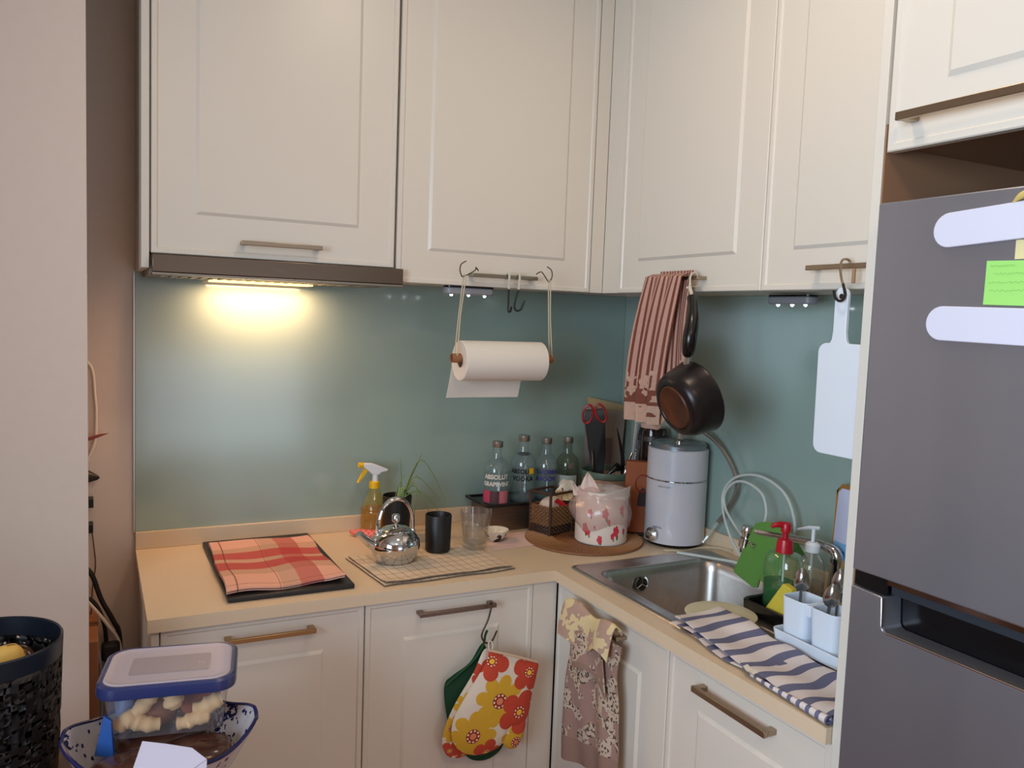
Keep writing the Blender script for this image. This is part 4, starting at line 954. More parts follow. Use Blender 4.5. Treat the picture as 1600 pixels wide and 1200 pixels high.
# black drip tray with soap bottles
t = thing('drip_tray', 'glossy black tray lying on the sink drainer behind the white caddy', 'tray', (-.24, -1.2, .905))
trm = MB()
def tr(g_, z, x0=-.352, x1=-.178, y0=-1.205, y1=-1.045): return rrect(x0 + g_, x1 - g_, y0 + g_, y1 - g_, .018, z, 5)
loft(trm, [tr(.006, .9065), tr(.001, .912), tr(0, .936), tr(.003, .939), tr(.008, .936), tr(.010, .914)], True)
trm.obj('tray_body', BLKP, t)
GP = thin('soap_plastic', (.80, .90, .80), .06, 1.6, .10, lin(150, 190, 150))
t = thing('soap_bottle', 'clear bottle half full of green dish soap with a red pump', 'soap bottle', (-.262, -1.085, .915))
sx, sy, sz = -.268, -1.095, .9145
def sbox(w, d, z, r): w *= 1.0; d *= 1.2; return rrect(sx - w, sx + w, sy - d, sy + d, r, z, 6)
m_ = MB(); loft(m_, [sbox(.030, .036, sz, .024), sbox(.033, .039, sz + .005, .028), sbox(.034, .040, sz + .10, .030), sbox(.033, .039, sz + .125, .030), sbox(.026, .031, sz + .138, .024), sbox(.014, .015, sz + .143, .013)], True); m_.obj('bottle', GP, t)
m_ = MB(); m_.add(sbox(.031, .037, sz + .003, .026), [tuple(range(28))[::-1]]); loft(m_, [sbox(.031, .037, sz + .003, .026), sbox(.032, .038, sz + .068, .028)], True); m_.obj('green_soap', thin('green_soap', (.12, .52, .16), .1, .8, .45, lin(30, 120, 44)), t)
REDM = mat('pump_red', lin(176, 20, 36), .3)
MB().lathe([(.014, .138), (.021, .140), (.020, .158), (.0175, .172), (.012, .174), (0, .174)], (sx, sy, sz), 26).obj('pump_collar', REDM, t)
MB().lathe([(.0075, .174), (.0075, .188), (.012, .190), (.013, .208), (.011, .212), (0, .213)], (sx, sy, sz), 20).obj('pump_stem', REDM, t)
pd = Vector((-.80, .30, 0)).normalized()
b_ = Vector((sx, sy, sz + .205)); MB().tube([b_ - pd * .008, b_ + pd * .016 + Vector((0, 0, .003)), b_ + pd * .030 + Vector((0, 0, .001)), b_ + pd * .037 - Vector((0, 0, .004))], [.0085, .0075, .0055, .004], 12).obj('pump_spout', REDM, t)
MB().tube([(sx, sy, sz + .02), (sx, sy, sz + .14)], .0025, 6).obj('dip_tube', WHITEP, t)
# clear pump bottle
t = thing('pump_bottle', 'clear round pump bottle with a white pump beside the faucet', 'soap bottle', (-.13, -1.05, .905))
cx2, cy2 = -.138, -1.062; CP = thin('pump_bottle_plastic', (.90, .90, .88), .06, 1.8, .12, lin(200, 200, 195))
MB().lathe([(0, 0), (.030, 0), (.034, .006), (.034, .085), (.030, .105), (.016, .124), (.013, .130)], (cx2, cy2, .9065), 32).obj('bottle', CP, t)
MB().lathe([(0, .004), (.032, .006), (.032, .05), (0, .05)], (cx2, cy2, .9065), 26).obj('liquid', thin('clear_soap', (.90, .86, .80), .1, .6, .2, lin(190, 180, 165)), t)
MB().lathe([(.014, .126), (.018, .128), (.018, .146), (.012, .152), (.006, .153)], (cx2, cy2, .9065), 24).obj('collar', WHITEP, t)
MB().tube([(cx2, cy2, 1.055), (cx2, cy2, 1.092)], .0045, 10).obj('stem', WHITEP, t)
MB().tube([(cx2 + .012, cy2 - .006, 1.094), (cx2 - .012, cy2 + .006, 1.095), (cx2 - .038, cy2 + .018, 1.090)], [.006, .006, .0035], 10, flat=.7).obj('nozzle', WHITEP, t)
MB().tube([(cx2, cy2, .92), (cx2, cy2, 1.04)], .003, 8).obj('dip_tube', WHITEP, t)
# sponge
t = thing('sponge', 'yellow sponge leaning beside the soap bottle', 'sponge', (-.315, -1.16, .93))
MB().prism([(-.338, -1.108, .925), (-.338, -1.128, .9185), (-.338, -1.190, .925), (-.338, -1.190, 1.000), (-.338, -1.162, 1.006)], (.020, 0, 0)).obj('foam', noisy('sponge_yellow', lin(214, 196, 70), lin(196, 176, 56), 200, .95, b=.6), t, bev=.003)

# white cutlery caddy
CW = mat('caddy_white', lin(222, 232, 244), .35)
t = thing('cutlery_caddy', 'white plastic cutlery caddy with two cups standing in a low tray', 'cutlery holder', (-.38, -1.31, .905))
def cadring(x0, x1, y0, y1): return lambda g_, z, r: rrect(x0 + g_, x1 - g_, y0 + g_, y1 - g_, r, z, 5)
def tub_(mb, f, z0, z1, tp, r):
    loft(mb, [f(tp, z0, r), f(0, z1, r), f(.0008, z1 + .001, r), f(.0024, z1, r), f(tp + .0024, z0 + .003, r)], True); mb.add(f(tp, z0, r), [tuple(range(24))[::-1]]); return mb
tub_(MB(), cadring(-.418, -.330, -1.540, -1.214), .907, .934, .004, .012).obj('base_tray', CW, t)
for y0, y1 in ((-1.298, -1.226), (-1.378, -1.306)):
    tub_(MB(), cadring(-.409, -.337, y0, y1), .911, 1.010, .004, .016).obj('cup', CW, t)
MB().box(-.404, -.342, -1.308, -1.296, .985, 1.0095).obj('bridge', CW, t, bev=.001)
def spoon(label, c, tilt):
    t = thing('spoon', label, 'spoon', c); c = Vector(c)
    def bw_(u, v):
        a = 2 * PI * u; r = v; w_ = .0165 * (1 - .25 * math.sin(a)) ; return (c.x + .005 - .009 * (1 - r * r) * 1, c.y + r * w_ * math.cos(a), c.z + .045 + r * .027 * math.sin(a))
    mb = MB().grid(bw_, 24, 8, thick=.0010)
    R = Matrix.Rotation(tilt, 4, 'X') @ Matrix.Rotation(.8, 4, 'Z')
    vs = []
    for v_ in mb.v: q = R @ (Vector(v_) - c) + c; vs.append(tuple(q))
    mb.v = vs; mb.obj('bowl', SIL, t, sharp=80)
    b0 = R @ Vector((.006, 0, .019)) + c; b1 = R @ Vector((.010, 0, -.045)) + c
    MB().tube([b0, b1], [.0038, .0030], 8, flat=.5).obj('stem', SIL, t)
spoon('steel spoon standing bowl up in the left cup of the white caddy', (-.372, -1.250, 1.000), 0)
spoon('large steel spoon standing in the right cup beside the fridge', (-.382, -1.335, .995), .15)
spoon('second steel spoon behind the larger one in the right cup', (-.355, -1.335, 1.022), .05)

# plate at the sink edge
t = thing('plate', 'cream plate lying over the front edge of the sink bowl', 'plate', (-.425, -1.07, .907))
MB().lathe([(0, .0), (.050, .0), (.081, .008), (.084, .0095), (.081, .0105), (.050, .003), (0, .003)], (-.432, -1.068, .9062), 48).obj('plate_body', mat('plate_cream', lin(214, 206, 176), .3), t)

# striped towel
ST = mat('blue_stripe_cloth', (.7, .7, .7), .9); u, v, _ = uv(ST)
ss = ((v * 8.5 + .25) % 1).lt(.42)
base(ST, mix(ST, ss * (v.lt(.955)), lin(222, 212, 210), lin(104, 106, 136))); bump(ST, noise(ST, 350, 2), .4, .001)
t = thing('striped_tea_towel', 'white tea towel with blue stripes folded along the worktop edge beside the sink', 'tea towel', (-.5, -1.3, .905))
def str_(u, v):
    y = -1.545 + v * .50 + .010 * u * 0 - .012 * (1 - u) * v; xl = -.609 + .045 * v; xr = -.444 + .036 * v
    x = xl + (xr - xl) * u
    z = .9145 + .003 * math.sin(u * 7 + v * 2) + .0025 * math.sin(v * 22 + u * 3) + .0085 * sm(.62, .80, v)
    if u > .97: z -= .004
    return (x, y + .006 * math.sin(u * 8 + v * 5), z)
MB().grid(str_, 26, 50, thick=.0025).obj('top_layer', ST, t, sharp=80)
def st2(u, v):
    y = -1.546 + v * .48; xl = -.6115 + .038 * v + .004 * math.sin(v * 17); x = xl + .15 * u
    z = .9085 + .0015 * math.sin(v * 30) + .008 * sm(.7, .85, v)
    if u < .12: z -= .0 ; 
    return (x, y, z)
MB().grid(st2, 20, 40, thick=.002).obj('lower_layer', ST, t, sharp=80)
def roll_(u, v):
    a = 2 * PI * u; y = -1.546 + v * .20; r = .0085 * (1 - .7 * v); return (-.606 + .008 * v + r * math.cos(a), y, .9115 - .002 * v + r * math.sin(a))
MB().grid(roll_, 12, 14).obj('rolled_hem', ST, t, sharp=80)
MB().grid(lambda u, v: (-.607 + .016 * v + .006 * u, -1.36 + .035 * u + .004 * v, .9172 + .002 * math.sin(u * 8)), 6, 4, thick=.0006).obj('care_label', PAPER, t, sharp=80)

# snack bag behind the faucet
SB = mat('snack_bag', (.3, .5, .8), .25, Coat_Weight=.4); u, v, _ = uv(SB); _n = noise(SB, 22, 2); V.T = SB.node_tree
c_ = mix(SB, V(_n).gt(.55) * v.lt(.55), lin(120, 170, 215), lin(40, 100, 170))
c_ = mix(SB, v.gt(.5), c_, lin(190, 196, 222))
c_ = mix(SB, v.band(.12, .32) * u.gt(.45), c_, lin(214, 176, 96))
c_ = mix(SB, v.lt(.16) * u.lt(.5), c_, lin(28, 34, 66))
c_ = mix(SB, v.gt(.96), c_, lin(150, 105, 50)); c_ = mix(SB, u.lt(.05), c_, lin(170, 120, 50)); c_ = mix(SB, ((u - .8) * (u - .8) + (v - .75) * (v - .75)).lt(.012), c_, lin(222, 190, 90))
base(SB, c_)
t = thing('snack_bag', 'blue and white snack bag with gold edges standing against the wall by the fridge', 'snack bag', (-.06, -1.13, .95))
def sbf(s):
    return lambda u, v: (-.045 - s * .018 * math.sin(PI * u) * math.sin(PI * min(1, v * 1.05)) ** .7, -1.035 - .135 * u + .012 * v * (1 - u) * 0 - .010 * v, .9065 + .295 * v - .02 * sm(.12, 0, u) * v)
MB().grid(sbf(1), 16, 20).obj('front_film', SB, t, sharp=80); MB().grid(sbf(-1), 16, 20).obj('back_film', SB, t, sharp=80)

# ================================================================ cloths hanging on the base cabinets
MW = lin(222, 208, 190)
def mitt_mat(name, L1, L2):
    m = mat(name, (.8, .7, .6), .85); u, v, _ = uv(m)
    c_ = flowers(m, u, v, L2, mix(m, .0, MW, MW), lambda x: lin(212, 164, 44), (lin(150, 44, 30), lin(220, 130, 90)), petals=8, amp=.22)
    c_ = flowers(m, u, v, L1, c_, lambda x: lin(194, 68, 44), (lin(170, 40, 26), lin(240, 190, 60)), petals=5, amp=.25)
    base(m, c_); _w = noise(m, 60, 2); bump(m, _w, .5, .003); return m
def puffy(name, out, ref, y, th, m, parent, rings=6, off=0):
    """quilted shape: outline (x, z) swelling towards its middle; uv = picture plane in metres*10"""
    n = len(out); cx = sum(p[0] for p in out) / n; cz = sum(p[1] for p in out) / n
    mb = MB(); vs = []; uvs = []
    for s in (-1, 1):
        for k in range(rings + 1):
            t_ = k / rings; q = 1 - t_
            for x, z in out:
                X = cx + (x - cx) * q; Z = cz + (z - cz) * q
                vs.append((X, y + s * th * math.sqrt(max(0, 1 - q ** 3)) , Z)); uvs.append(((X - ref[0]) * 10, (Z - ref[1]) * 10))
    fs = []; W = n * (rings + 1)
    for si in (0, 1):
        for k in range(rings):
            for i in range(n):
                a = si * W + k * n; j = (i + 1) % n; fs.append((a + i, a + j, a + n + j, a + n + i))
    fs += [(i, (i + 1) % n, W + (i + 1) % n, W + i) for i in range(n)]
    mb.uv = uvs; mb.add(vs, fs); return mb.obj(name, m, parent, sharp=70)
def dense(pts, n=5): return [(p.x, p.z) for p in spline([(a, 0, b) for a, b in pts], n, closed=True)]
ref = (-.94, .43)
F1 = mitt_mat('mitt_flowers', [(.105 * 10 + .06, 2.70, .42, .4), (2.22, 2.22, .42, 1.2), (1.95, 1.18, .50, .2), (1.05, .20, .34, 0)], [(1.35, 1.60, .58, .3), (.62, .78, .55, .1), (1.9, .35, .4, .5)])
F2 = mitt_mat('mitt_flowers_back', [(.10, .35, .22, .4), (.5, .15, .2, .1), (1.0, 2.3, .3, 0)], [(.15, .95, .3, .3), (.55, 1.5, .3, 0)])
t = thing('oven_mitt', 'front oven mitt with large orange and yellow flowers hanging from the middle base cabinet handle', 'oven mitt', (-.8, -.652, .6))
mo = [(-.830, .727), (-.765, .704), (-.692, .674), (-.690, .640), (-.703, .582), (-.712, .531), (-.733, .500), (-.762, .500), (-.780, .470), (-.812, .452), (-.860, .449), (-.905, .468), (-.933, .508), (-.930, .560), (-.897, .617), (-.860, .671), (-.840, .702)]
puffy('hand', dense(mo), ref, -.656, .013, F1, t)
puffy('thumb', dense([(-.775, .540), (-.722, .520), (-.724, .478), (-.742, .446), (-.770, .448), (-.788, .480)]), ref, -.655, .010, F1, t)
MB().tube([(-.832, -.657, .727), (-.765, -.668, .706), (-.692, -.657, .674)], .0035, 8).obj('cuff_binding', mat('binding', lin(210, 180, 150), .8), t)
MB().tube(spline([(-.832, -.655, .724), (-.836, -.652, .738), (-.829, -.645, .749), (-.822, -.648, .738), (-.826, -.654, .722)], 4), .0022, 6).obj('loop', mat('loop_white', lin(205, 196, 186), .8), t)
t = thing('oven_mitt', 'rear oven mitt with small blossoms, mostly hidden behind the large-flowered mitt', 'oven mitt', (-.87, -.635, .58))
puffy('hand', dense([(-.838, .722), (-.815, .700), (-.815, .60), (-.84, .50), (-.862, .452), (-.900, .438), (-.935, .452), (-.950, .490), (-.942, .535), (-.915, .592), (-.868, .663)]), ref, -.6325, .0095, F2, t)
GG = mat('green_quilt', lin(16, 62, 36), .85)
t = thing('pot_holder', 'dark green pot holder pocket hanging behind the flowered mitts', 'pot holder', (-.84, -.612, .6))
puffy('pad', dense([(-.838, .725), (-.822, .715), (-.77, .585), (-.752, .49), (-.760, .430), (-.79, .405), (-.83, .402), (-.87, .425), (-.915, .500), (-.935, .575), (-.938, .635), (-.915, .655), (-.868, .682)]), ref, -.6085, .0085, GG, t)
MB().tube(spline([(-.936, -.614, .632), (-.900, -.619, .662), (-.862, -.620, .690), (-.836, -.618, .722), (-.829, -.616, .752), (-.824, -.6165, .765)], 4), .0065, 8, flat=.5).obj('edge_binding', mat('green_binding', lin(20, 78, 44), .8), t)
t = tag(MB().tube(spline([(-.815, -.6115, .832), (-.815, -.613, .8385), (-.8155, -.622, .8405), (-.820, -.629, .834), (-.829, -.630, .80), (-.845, -.630, .765), (-.843, -.632, .748), (-.830, -.634, .738), (-.817, -.636, .745), (-.806, -.638, .770)], 6), .0024, 8).obj('s_hook', WIRE), 'bronze wire hook on the middle base cabinet handle carrying the oven mitts', 'hook')

# grey-pink kitchen towel on the right base cabinet
KT = mat('cat_print_towel', (.5, .4, .35), .92); u, v, _ = uv(KT); _n = noise(KT, 26, 2); _m = noise(KT, 120, 1); V.T = KT.node_tree
c_ = mix(KT, V(_n).gt(.52), lin(158, 128, 116), lin(196, 176, 156))
c_ = mix(KT, V(_n).gt(.52) * V(_m).gt(.56), c_, lin(82, 70, 62))
c_ = mix(KT, v.lt(.17), c_, lin(148, 120, 106))
base(KT, c_); bump(KT, noise(KT, 300, 2), .5, .002)
t = thing('kitchen_towel', 'grey and cream printed towel draped over the sink cabinet handle', 'towel', (-.64, -.84, .7))
def kt(u, v):
    y = -.735 + (-.965 + .735) * u; y += (1 - v) * (.010 * (1 - u) - .004 * u); y = y * (1 - .0) 
    z = .440 + .385 * v + .045 * (1 - v) * sm(0, 1, u) - .03 * math.sin(u * PI) * (1 - v) * .0
    w = 1 - .10 * math.sin(PI * sm(.55, 1, v)); yc = -.85; y = yc + (y - yc) * w
    x = -.641 - .008 * math.sin(u * 9 + .5) * (1 - .5 * v) - .006 * math.sin(u * 17 + v * 4) * (1 - v)
    return (x, y, z)
MB().grid(kt, 44, 40, thick=.003).obj('front_layer', KT, t, sharp=80)
KI = mat('towel_flap', (.6, .5, .4), .92); _n = noise(KI, 30, 2); V.T = KI.node_tree
base(KI, mix(KI, V(_n).gt(.5), lin(176, 146, 130), lin(214, 196, 150))); bump(KI, noise(KI, 300, 2), .5, .002)
def flap(u, v):
    y = -.722 - .225 * u; a = v * PI
    z = .840 + .022 * math.sin(min(a, PI / 2)) - .085 * sm(.45, 1, v) * (1 + .18 * math.sin(u * 6)) + .010 * math.sin(u * 9)
    x = -.628 - .034 * sm(0, 1, v) - .010 * math.sin(u * 8 + 1) * v
    return (x, y, z)
MB().grid(flap, 40, 22, thick=.003).obj('folded_top', KI, t, sharp=80)
def inner(u, v): return (-.655 - .006 * math.sin(u * 7), -.755 - .16 * u - .02 * (1 - v), .700 + .09 * v + .02 * math.sin(u * 4))
MB().grid(inner, 20, 10, thick=.003).obj('inner_fold', KT, t, sharp=80)

# ================================================================ fridge door magnets and notes
MG = mat('magnet_white', lin(216, 216, 232), .5)
def capsule(label, y0, z0, z1, y1, rot):
    h = (z1 - z0) / 2; zc = (z0 + z1) / 2; P = []
    for i in range(13): a = PI / 2 - PI * i / 12; P.append((y0 - h + h * math.sin(a + PI / 2) if False else (y0 - h) + h * math.cos(a) , zc + h * math.sin(a)))
    for i in range(13): a = -PI / 2 - PI * i / 12; P.append(((y1 + h) + h * math.cos(a), zc + h * math.sin(a)))
    c, s = math.cos(rot), math.sin(rot)
    P = [(y0 + (y - y0) * c + (z - zc) * s, zc - (y - y0) * s + (z - zc) * c) for y, z in P]
    return tag(MB().prism([(-.6525, y, z) for y, z in P], (-.006, 0, 0)).obj('magnetic_strip', MG, bev=.0012), label, 'magnet')
capsule('upper white rounded magnetic strip on the fridge door', -1.712, 1.716, 1.7655, -2.02, .055)
capsule('lower white rounded magnetic strip on the fridge door under the green note', -1.711, 1.5845, 1.634, -2.02, -.02)
t = thing('sticky_note', 'bright green sticky note above the lower white strip on the fridge', 'note', (-.653, -1.83, 1.665))
MB().grid(lambda u, v: (-.6527 - .0012 - .003 * (1 - v) ** 2 * .3, -1.794 - .078 * u - .002 * v * 0, 1.636 + .060 * v - .002 * u), 6, 6, thick=.0006).obj('note_sheet', mat('note_green', lin(160, 226, 116), .7), t, sharp=80)
sc = MB()
for k, (z, y0, y1) in enumerate(((1.6885, -1.800, -1.835), (1.678, -1.805, -1.85), (1.666, -1.799, -1.862), (1.655, -1.800, -1.86))):
    n = 26; P = []
    for i in range(n): f = i / (n - 1); P.append((-.6546, y0 + (y1 - y0) * f, z + .0016 * math.sin(i * 2.1 + k) * (1 if (i * 7 + k) % 5 else .2)))
    sc.tube(P, .00022, 4)
sc.obj('handwriting', mat('pencil_green', lin(128, 180, 92), .8), t)
tag(MB().box(-.6538, -.6528, -1.87, -1.832, 1.6965, 1.722).obj('sticky_note', mat('note_cream', lin(226, 214, 160), .8)), 'small cream note peeking out under the upper white strip', 'note')
t = thing('banana_magnet', 'yellow curved magnet at the top of the fridge door near the photo edge', 'magnet', (-.655, -1.85, 1.77))
MB().tube(spline([(-.6575, -1.826, 1.7715), (-.6575, -1.836, 1.779), (-.6575, -1.850, 1.784), (-.6575, -1.87, 1.785)], 5), [.0015 + .0035 * sm(0, 6, i) for i in range(16)], 10, flat=.9).obj('magnet_body', mat('banana_yellow', lin(214, 190, 110), .5), t)

# ================================================================ table and what stands on it
TB = noisy('table_wood', lin(110, 76, 50), lin(84, 56, 36), 3, .4, stretch=(1, 10, 1))
t = thing('dining_table', 'brown wooden table under the bowl and the black basket', 'table', (-2.1, -1.5, 0))
MB().box(-2.75, -1.565, -2.1, -.765, .722, .7495).obj('tabletop', TB, t, bev=.003)
for a in (-2.70, -1.64):
    for b in (-2.05, -.83): MB().box(a, a + .05, b, b + .05, .0005, .7215).obj('leg', TB, t, bev=.003)

# perforated basket with holes cut through
t = thing('perforated_basket', 'black metal basket with a punched pattern at the left of the table', 'basket', (-1.918, -.867, .75))
bx_, by_, br = -1.918, -.870, .1165
PBM = mat('basket_black', lin(20, 16, 17), .5)
rnd = random.Random(3); mb = MB(); NC, NR = 64, 17
for i in range(NC):
    for j in range(NR):
        a0, a1 = 2 * PI * i / NC, 2 * PI * (i + 1) / NC; z0, z1 = .775 + j * .01113, .775 + (j + 1) * .01113
        def cp(s, t_, r=br): a = a0 + (a1 - a0) * s; rr_ = br * (.93 + .07 * (z0 + (z1 - z0) * t_ - .75) / .25); return (bx_ + rr_ * math.cos(a), by_ + rr_ * math.sin(a), z0 + (z1 - z0) * t_)
        o4 = [cp(0, 0), cp(1, 0), cp(1, 1), cp(0, 1)]
        if rnd.random() < .72 or j < 1: mb.add(o4, [(0, 1, 2, 3)]); continue
        q = .18 + .22 * rnd.random(); sh = rnd.random() * .3
        i4 = [cp(.5 - q * .7, .5 - q), cp(.5 + q, .5 - sh * q), cp(.5 + q * .6, .5 + q), cp(.5 - q, .5 + sh)]
        mb.add(o4 + i4, [(0, 1, 5, 4), (1, 2, 6, 5), (2, 3, 7, 6), (3, 0, 4, 7)])
o_ = mb.obj('perforated_wall', PBM, t, sharp=180); wd = o_.modifiers.new('weld', 'WELD'); wd.merge_threshold = .0002; sl = o_.modifiers.new('thickness', 'SOLIDIFY'); sl.thickness = .0012
MB().lathe([(0, .0005), (br * .93, .0005), (br * .935, .026)], (bx_, by_, .75), 56).obj('base', PBM, t)
MB().lathe([(br * .985, .212), (br + .0, .214), (br + .0015, .246), (br - .0005, .249), (br - .003, .247), (br - .0045, .214), (br * .985, .212)], (bx_, by_, .75), 72).obj('rim', mat('basket_rim', lin(24, 30, 42), .3), t)
YP = mat('egg_yellow', lin(222, 180, 90), .5)
t = thing('packet', 'yellow round snack packet inside the black basket', 'packet', (-1.885, -.87, .95))
MB().grid(bag((-1.890, -.905, .955), .034, .026, .042, .3), 24, 14).obj('packet_body', YP, t)
t = thing('packet', 'white and brown flower-printed packet low inside the black basket', 'packet', (-1.90, -.83, .9))
FP = mat('flower_packet', lin(150, 150, 165), .5); _n = noise(FP, 60, 1); V.T = FP.node_tree; base(FP, mix(FP, V(_n).gt(.55), lin(92, 58, 36), lin(196, 196, 206)))
MB().grid(bag((-1.895, -.825, .865), .058, .040, .10, -.2), 24, 14).obj('packet_body', FP, t)

# scalloped blue and white bowl
t = thing('scalloped_bowl', 'blue and white patterned bowl with a scalloped rim holding the plastic box', 'bowl', (-1.645, -1.04, .75))
bcx, bcy = -1.646, -1.035
BB = mat('bowl_blue_white', (.8, .8, .8), .22, Coat_Weight=.4)
tc = node(BB, 'ShaderNodeTexCoord'); vo = node(BB, 'ShaderNodeTexVoronoi'); vo.inputs['Scale'].default_value = 62; BB.node_tree.links.new(tc.outputs['Object'], vo.inputs['Vector'])
_n = noise(BB, 120, 2); _k = noise(BB, 18, 1); V.T = BB.node_tree
sx_ = node(BB, 'ShaderNodeVectorMath', operation='SUBTRACT')
base(BB, mix(BB, (V(vo.outputs['Distance']) + (V(_n) - .5) * .9).lt(.21).mx((V(_k).gt(.60)) * V(_n).gt(.5)), lin(206, 200, 202), lin(34, 36, 82)))
def rimr(a): 
    c4 = math.cos(4 * (a + .12)); return .150 * (1 + .055 * c4)
def rimz(a):
    d_ = abs(((a + .12 + PI / 4) % (PI / 2)) - PI / 4)
    return .862 + .010 * math.cos(4 * (a + .12)) - .012 * math.exp(-(d_ / .07) ** 2)
def bowlf(inn):
    def f(u, v):
        a = 2 * PI * u; R = rimr(a) - inn; k = v ** .55; r = .07 + (R - .07) * (v ** .8); z = .7505 + inn * 1.2 * (1 - v) + (rimz(a) - .7505) * (v ** 1.25)
        return (bcx + r * math.cos(a), bcy + r * math.sin(a), z)
    return f
MB().grid(bowlf(0), 96, 16).obj('outer_wall', BB, t, sharp=80); MB().grid(bowlf(.005), 96, 16).obj('inner_wall', BB, t, sharp=80)
MB().lathe([(0, .0), (.071, 0), (.070, .006), (0, .006)], (bcx, bcy, .7503), 40).obj('bottom', BB, t)
MB().tube([(bcx + (rimr(a) - .0025) * math.cos(a), bcy + (rimr(a) - .0025) * math.sin(a), rimz(a)) for a in [2 * PI * i / 120 for i in range(120)]], .0034, 6, closed=True).obj('blue_rim', mat('rim_blue', lin(32, 34, 84), .25), t)
# things in the bowl
BRW = noisy('brown_wrapper', lin(92, 56, 44), lin(52, 30, 24), 30, .2, .0)
for i, (c, s_, r_, lb) in enumerate((((-1.70, -1.085, .828), (.060, .040, .020), .1, 'dark brown glossy packet at the front left in the patterned bowl'), ((-1.590, -1.075, .828), (.055, .045, .020), -.2, 'brown glossy packet at the front right in the patterned bowl'), ((-1.640, -.975, .822), (.080, .045, .022), .3, 'brown packet deep at the back under the plastic box'))):
    t = thing('packet', lb, 'packet', c); MB().grid(bag(c, *s_, r_), 28, 12).obj('packet_body', BRW, t, sharp=80)
t = thing('packet', 'small bright blue packet at the left inside the patterned bowl', 'packet', (-1.738, -1.02, .85))
MB().prism([(-1.752, -1.028, .832), (-1.722, -1.040, .828), (-1.726, -1.038, .892), (-1.738, -1.030, .900)], (.003, .010, 0), bev=.002).obj('packet_body', mat('blue_packet', lin(40, 90, 170), .4), t)

# food box with blue lid
t = thing('food_box', 'clear plastic food box with a grey and blue lid sitting in the patterned bowl', 'food box', (-1.625, -.98, .85))
Rb = Matrix.Rotation(math.radians(-10), 3, 'Z'); bo2 = Vector((-1.628, -.972, 0))
def br_(w, d, r, z): return [tuple(Rb @ Vector((x, y, 0)) + bo2 + Vector((0, 0, z))) for x, y, _ in rrect(-w, w, -d, d, r, 0, 7)]
CB = thin('food_box_plastic', (.96, .95, .96), .15, 1.5, .09, lin(205, 205, 215))
m_ = MB(); loft(m_, [br_(.088, .064, .02, .8505), br_(.091, .067, .022, .853), br_(.101, .077, .026, .930), br_(.102, .078, .026, .934)], False); m_.add(br_(.088, .064, .02, .8505), [tuple(range(32))[::-1]])
m_.obj('box', CB, t)
m_ = MB(); loft(m_, [br_(.103, .079, .028, .931), br_(.112, .088, .034, .930), br_(.1135, .0895, .036, .936), br_(.1125, .0885, .036, .948), br_(.108, .084, .034, .9515), br_(.103, .079, .032, .951)], False)
m_.obj('lid_rim', mat('lid_blue', lin(44, 54, 104), .3, Coat_Weight=.3), t)
m_ = MB(); loft(m_, [br_(.104, .080, .032, .9505), br_(.100, .076, .030, .9525), br_(.094, .070, .028, .9505), br_(.088, .064, .024, .950)], True)
m_.obj('lid', mat('lid_grey', lin(184, 176, 190), .35), t)
m_ = MB(); loft(m_, [br_(.066, .036, .006, .9503), br_(.066, .036, .006, .9508)], True); m_.obj('lid_label', mat('lid_label', lin(158, 150, 160), .4), t)
em = MB()
for k in range(3): em.tube([tuple(Rb @ Vector((.048 + .004 * k, -.01 + .012 * f - .002 * k, 0)) + bo2 + Vector((0, 0, .9512))) for f in (0, .5, 1)], .0007, 4)
em.obj('embossed_mark', mat('emboss', lin(196, 190, 200), .4), t)
# contents of the box
CK = noisy('biscuit', lin(240, 206, 156), lin(228, 186, 134), 90, .8)
def lump(label, pts, rs):
    c = pts[len(pts) // 2]; t = thing('biscuit', label, 'biscuit', c)
    P = [tuple(Rb @ Vector((x, y, 0)) + bo2 + Vector((0, 0, z))) for x, y, z in pts]
    Q = spline(P, 5); n = len(Q); m = len(rs)
    R2 = [(.25 if i in (0, n - 1) else 1) * (rs[min(m - 1, int(i / n * m))] * (1 + .10 * math.sin(i * 1.3))) for i in range(n)]
    MB().tube(Q, R2, 12).obj('biscuit_body', CK, t, sharp=80)
lump('pale knobbly biscuit in the food box slanting up at the left', [(-.062, -.052, .878), (-.045, -.050, .895), (-.028, -.046, .912), (-.018, -.044, .922)], [.012, .013, .010])
lump('long pale knobbly biscuit at the lower left in the food box', [(-.080, -.052, .866), (-.066, -.053, .880), (-.048, -.052, .874), (-.030, -.054, .868), (-.010, -.052, .866)], [.013, .016, .014, .012])
lump('short thick pale biscuit hanging in the middle of the food box', [(.004, -.046, .916), (.008, -.048, .906), (.014, -.048, .890)], [.013, .017, .012])
lump('pale biscuit lying low at the centre right of the food box', [(.014, -.056, .864), (.030, -.056, .866), (.050, -.055, .872), (.070, -.054, .872)], [.011, .013, .013])
lump('pale knobbly biscuit at the upper right of the food box', [(.040, -.050, .884), (.060, -.050, .888), (.080, -.048, .897), (.088, -.046, .900)], [.012, .015, .013])
ORF = mat('orange_food', lin(176, 92, 58), .6)
for c, lb in (((-.02, -.02, .878), 'brown and orange snack layer in the middle behind the biscuits'), ((.05, .0, .880), 'orange snack piece at the right back of the food box')):
    p = Rb @ Vector((c[0], c[1], 0)) + bo2; t = thing('snack', lb, 'snack', (p.x, p.y, c[2]))
    MB().grid(bag((p.x, p.y, c[2]), .036, .024, .026, .2), 20, 10).obj('snack_body', ORF if c[0] > 0 else noisy('snack_brown', lin(130, 84, 66), lin(150, 96, 60), 20, .6), t, sharp=80)
t = thing('snack', 'blue-wrapped snack at the left end inside the food box', 'snack', (-1.70, -.95, .88))
MB().grid(bag((-1.700, -.955, .882), .018, .032, .027, .0), 20, 10).obj('snack_body', mat('wrap_blue', lin(120, 138, 176), .5), t)
